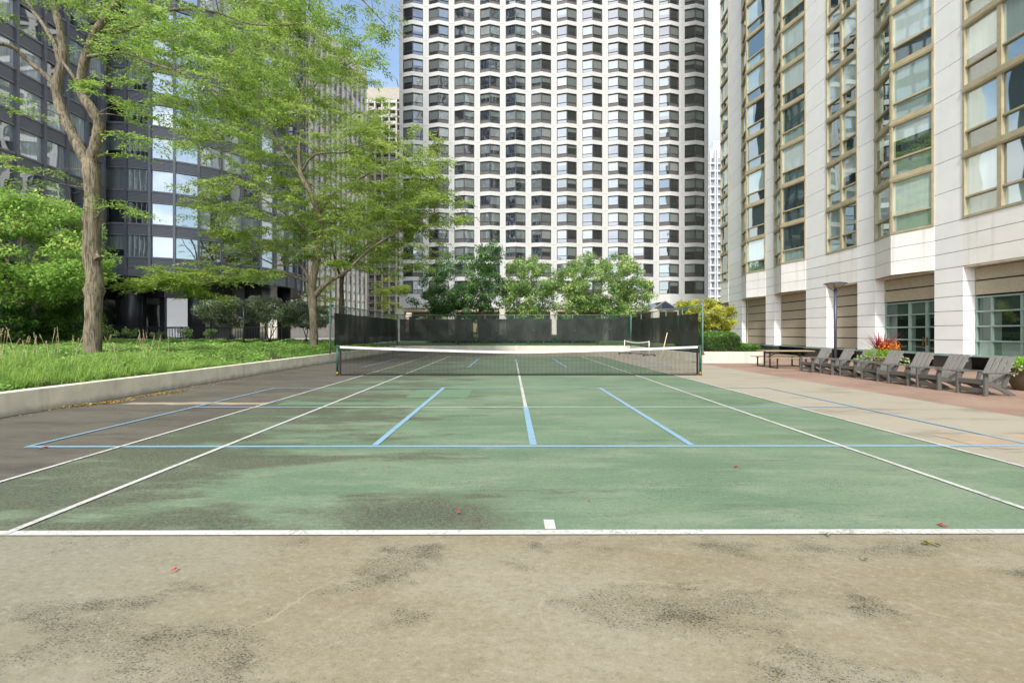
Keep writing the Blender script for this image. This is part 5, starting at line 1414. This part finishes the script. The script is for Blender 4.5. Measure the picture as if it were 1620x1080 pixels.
def grass():
    rng = np.random.default_rng(102); V = []; VAR = []
    nt = 720; y = 5.2 + 9.6 * rng.uniform(0, 1, nt); x = -9.45 - rng.uniform(0, 1, nt) ** 1.2 * 5.2
    x = np.where(y > 12, -9.5 - (x + 9.5) * -.6, x)
    for i in range(nt):
        m = 46; big = 1.0 - .03 * max(0, y[i] - 9) * 3
        z = mound_z(x[i]); a = rng.uniform(0, 2 * np.pi, m); sp = rng.uniform(.05, .22, m)
        H = rng.uniform(.15, .38, m) * max(.55, big); bx = x[i] + rng.normal(0, .05, m); by = y[i] + rng.normal(0, .05, m)
        lean = sp * rng.uniform(.8, 2.0, m); w = rng.uniform(.004, .008, m); tv = rng.uniform(-.24, .2)
        px, py_ = np.cos(a), np.sin(a); prev = np.stack([bx, by, np.full(m, z)], 1)
        for k in range(1, 4):
            u = k / 3
            q = np.stack([bx + px * lean * u ** 1.7, by + py_ * lean * u ** 1.7, z + H * (1.15 * u - .42 * u * u * (lean > .2))], 1)
            w0, w1 = w * (1 - (k - 1) / 3.4), w * (1 - k / 3.4)
            s = np.stack([-py_, px, 0 * px], 1)
            V.append(np.stack([prev - s * w0[:, None], prev + s * w0[:, None], q + s * w1[:, None], q - s * w1[:, None]], 1)); prev = q
            VAR.append(np.clip(.38 + .2 * u - .25 * (1 - u) + tv + rng.normal(0, .13, m), 0, 1))
    o = poly_np('ornamental_grass', np.concatenate(V), M['grass'], None, np.concatenate(VAR)); tag(o, 'long arching ornamental grass along the near part of the left planter', 'grass', None, 'stuff')
    V = []
    spots = [(rng.uniform(-14.5, -10.2), rng.uniform(9.5, 14.2)) for _ in range(46)] + [(-12.2 + rng.normal(0, .5), 10.6 + rng.normal(0, .4)) for _ in range(10)]
    for (x, y) in spots:
        z = mound_z(x); a = rng.uniform(0, 6.28); h = rng.uniform(.62, .95); ln = rng.uniform(.08, .25)
        tip = np.array([x + math.cos(a) * ln, y + math.sin(a) * ln, z + h]); b0 = np.array([x, y, z]); md = (b0 + tip) / 2 + np.array([0, 0, .05])
        for p, q, w in ((b0, md, .003), (md, tip, .003)):
            s = np.array([1, .2, 0]) * w; V.append([p - s, p + s, q + s, q - s])
        d = nrm(tip - md)
        for k in range(26):
            u = rng.uniform(.45, 1.0); p = md + (tip - md) * u; dd = nrm(d * .9 + rng.normal(0, .3, 3)); s = nrm(np.cross(dd, rng.normal(0, 1, 3))) * .006
            L = .05 * (1.25 - u * .6); V.append([p, p + dd * L * .5 + s, p + dd * L, p + dd * L * .5 - s])
    V = np.array(V); o = poly_np('grass_plumes', V, M['plume'], None, rng.uniform(0, 1, len(V))); tag(o, 'pale buff seed plumes standing above the long grass', 'grass', None, 'stuff')
grass()
def litter(label, x0, y0, x1, y1, n, wd, seed):
    rng = np.random.default_rng(seed)
    u = rng.uniform(0, 1, n); g = rng.normal(0, wd, n)
    x = np.minimum(x0 + (x1 - x0) * u + np.abs(g), 20); y = y0 + (y1 - y0) * u + rng.normal(0, wd, n)
    p = np.stack([x, y, .008 + np.abs(rng.normal(0, .012, n))], 1); a = rng.uniform(0, 6.28, n)
    q = rhombi(p, np.stack([np.cos(a), np.sin(a), rng.uniform(-.1, .4, n)], 1), nrm(UP + rng.normal(0, .5, (n, 3))), rng.uniform(.03, .06, n), rng.uniform(.018, .035, n))
    q[:, :, 2] = np.maximum(q[:, :, 2], .006)
    o = poly_np('leaf_litter', q, M['litter'], None, rng.uniform(0, 1, n)); tag(o, label, 'leaf litter', None, 'stuff')
litter('drift of brown and orange fallen leaves against the left wall, nearer pile', -9.06, 8.75, -8.6, 9.6, 420, .13, 111)
litter('drift of orange fallen leaves along the left wall, farther pile', -8.85, 10.1, -8.5, 11.1, 330, .13, 112)
litter('sparse bits of leaf scattered along the foot of the left wall', -9.05, 6.5, -8.9, 19, 160, .25, 113)

def fallen(label, px, py, size, m, kind, group=None):
    Dg = CH * F / (py - HZ); p = at(px, py, Dg); rg = random.Random(int(px * 7 + py))
    t = MB(); a = rg.uniform(0, 6.28)
    for s in range(1 if kind == 's' else 2):
        a2 = a + s * rg.uniform(.8, 2.2); c, sn = math.cos(a2), math.sin(a2); L = size * rg.uniform(.8, 1.1); w = L * .5
        def P(u, v, h): return (u * c - v * sn, u * sn + v * c, h)
        rows = [(0, .02), (.3, .8), (.6, 1.0), (.85, .6), (1.0, .03)]
        for (u0, w0), (u1, w1) in zip(rows[:-1], rows[1:]):
            cu0, cu1 = .006 + .25 * L * (u0 - .5) ** 2, .006 + .25 * L * (u1 - .5) ** 2
            t.face([P(u0 * L, 0, cu0), P(u0 * L, w * w0 / 2, cu0 + .2 * w * w0), P(u1 * L, w * w1 / 2, cu1 + .2 * w * w1), P(u1 * L, 0, cu1)], 0, rg.random())
            t.face([P(u0 * L, 0, cu0), P(u1 * L, 0, cu1), P(u1 * L, -w * w1 / 2, cu1 + .26 * w * w1), P(u0 * L, -w * w0 / 2, cu0 + .26 * w * w0)], 0, rg.random())
    o = t.build('fallen_leaf', M[m]); o.location = (p.x, p.y, 0.013); tag(o, label, 'leaf', group)
fallen('bright red leaf lying just beyond the baseline on the right', 1490, 835, .055, 'leaf_red', 'd')
fallen('curled olive yellow leaf on the tan court at right, nearest the baseline', 1476, 863, .075, 'leaf_olive', 'd')
fallen('small striped green leaf lying on the tan court below the baseline', 1368, 890, .042, 'leaf_pale', 'd')
fallen('pale green leaf touching the near edge of the baseline', 1315, 853, .05, 'leaf_pale', 's')
fallen('red petal alone on the tan court at left', 281, 903, .03, 'leaf_red', 'd')
fallen('red leaf on the dark surface near the left corner of the blue lines', 69, 709, .075, 'leaf_red', 'd')
fallen('red leaf pair on the green court at right, beyond the middle blue line', 1162, 740, .05, 'leaf_red', 'd')
fallen('red petal in the dark worn blot beside the centre mark', 728, 814, .035, 'leaf_red', 'd')
fallen('dark red bit on green paint right of the centre mark', 935, 795, .03, 'leaf_red', 's')
fallen('left one of two tiny red petals side by side on green paint left of centre', 576, 742, .03, 'leaf_red', 's')
fallen('right one of two tiny red petals side by side on green paint left of centre', 616, 740, .03, 'leaf_red', 's')
fallen('smaller pale red petal at the right rim of the dark worn blot', 745, 825, .026, 'leaf_red', 's')
for px, py in ((612, 679), (741, 672), (525, 692), (624, 652), (992, 613), (750, 618), (188, 655), (300, 664), (212, 681)):
    fallen('tiny red petal lying on the court farther off than the wide blue line', px, py, .045, 'leaf_red', 's', 'tiny red petals scattered over the court')

# ---- flower planters
def planter(label, loc, r, h, potm, spikes, seed):
    rng = np.random.default_rng(seed); t = thing('flower_planter', label, 'planter', loc); x0, y0, z0 = loc
    b = MB(); b.lathe([(0, 0.0), (r * .55, 0.0), (r * .62, .04), (r * .82, h * .45), (r * .97, h * .9), (r * 1.04, h * .93), (r * 1.04, h), (r * .92, h), (r * .88, h - .06), (0, h - .06)], n=28)
    o = b.build('pot', M[potm], t, True)
    n = 5200; v = nrm(rng.normal(0, 1, (n, 3))); v[:, 2] = np.abs(v[:, 2]); q0 = np.array([x0, y0, z0 + h - .05]) + v * np.array([r * .95, r * .95, .30]) * rng.uniform(.75, 1.05, (n, 1))
    poly_np('foliage', rhombi(q0, nrm(v + rng.normal(0, .5, (n, 3))), nrm(v + rng.normal(0, .5, (n, 3))), .045 * rng.uniform(.7, 1.3, n), .02 * rng.uniform(.7, 1.3, n)), M['leaf_mound'], t, np.clip(.3 + .4 * v[:, 2] + rng.normal(0, .15, n), 0, 1))
    n = 420; a = rng.uniform(0, 6.28, n); rr = r * rng.uniform(.9, 1.5, n) ; dz = -.35 * np.clip((rr - r) / r, -.2, 1) - rng.uniform(0, .3, n) ** 1.5
    q0 = np.stack([x0 + rr * np.cos(a), y0 + rr * np.sin(a), z0 + h + .06 + dz], 1); dd = np.stack([np.cos(a), np.sin(a), -rng.uniform(.1, 1, n)], 1)
    poly_np('trailing_leaves', rhombi(q0, nrm(dd + rng.normal(0, .4, (n, 3))), nrm(UP + rng.normal(0, .5, (n, 3))), .08 * rng.uniform(.6, 1.3, n), .05 * rng.uniform(.6, 1.2, n)), M['leaf_varieg'], t, rng.uniform(0, 1, n))
    if spikes:
        V = []
        for k in range(150):
            a = rng.uniform(0, 6.28); tl = abs(rng.normal(0, .28)); H = rng.uniform(.35, .78); w = .015
            p = np.array([x0 + .1 * math.cos(a), y0 + .1 * math.sin(a), z0 + h + .1]); pts = [p + np.array([math.cos(a) * tl * u ** 1.4 * 1.1, math.sin(a) * tl * u ** 1.4 * 1.1, H * u]) for u in (0, .4, .75, 1)]
            s = np.array([-math.sin(a), math.cos(a), 0])
            for i, (u, vv) in enumerate(zip(pts[:-1], pts[1:])): V.append([u - s * w * (1 - i / 3.2), u + s * w * (1 - i / 3.2), vv + s * w * (1 - (i + 1) / 3.2), vv - s * w * (1 - (i + 1) / 3.2)])
        poly_np('red_spikes', np.array(V), M['spike_red'], t, rng.uniform(0, 1, len(V)))
        n = 420; c = np.array([[.22, -.24, .34], [-.10, -.2, .32], [.32, -.1, .28], [.05, -.2, .36]])[rng.integers(0, 4, n)]
        q0 = np.array([x0, y0, z0 + h]) + c + rng.normal(0, .07, (n, 3)); dd = rng.normal(0, 1, (n, 3)) + UP * .5
        fo = poly_np('orange_flowers', rhombi(q0, dd, nrm(rng.normal(0, 1, (n, 3))), .06 * rng.uniform(.6, 1.2, n), .035 * rng.uniform(.6, 1.2, n)), M['flower_orange'], t, rng.uniform(0, 1, n)); fo['kind'] = 'stuff'
p = at(1396, 590, 14.6); planter('tan pot of red spikes and orange flowers standing behind the row of grey chairs', (p.x, 14.6, 0.002), .48, .72, 'pot', True, 121)
planter('brown bowl planter with pale trailing leaves cut off by the right edge of the photo', (13.65, 11.2, 0.002), .50, .62, 'pot_dark', False, 122)
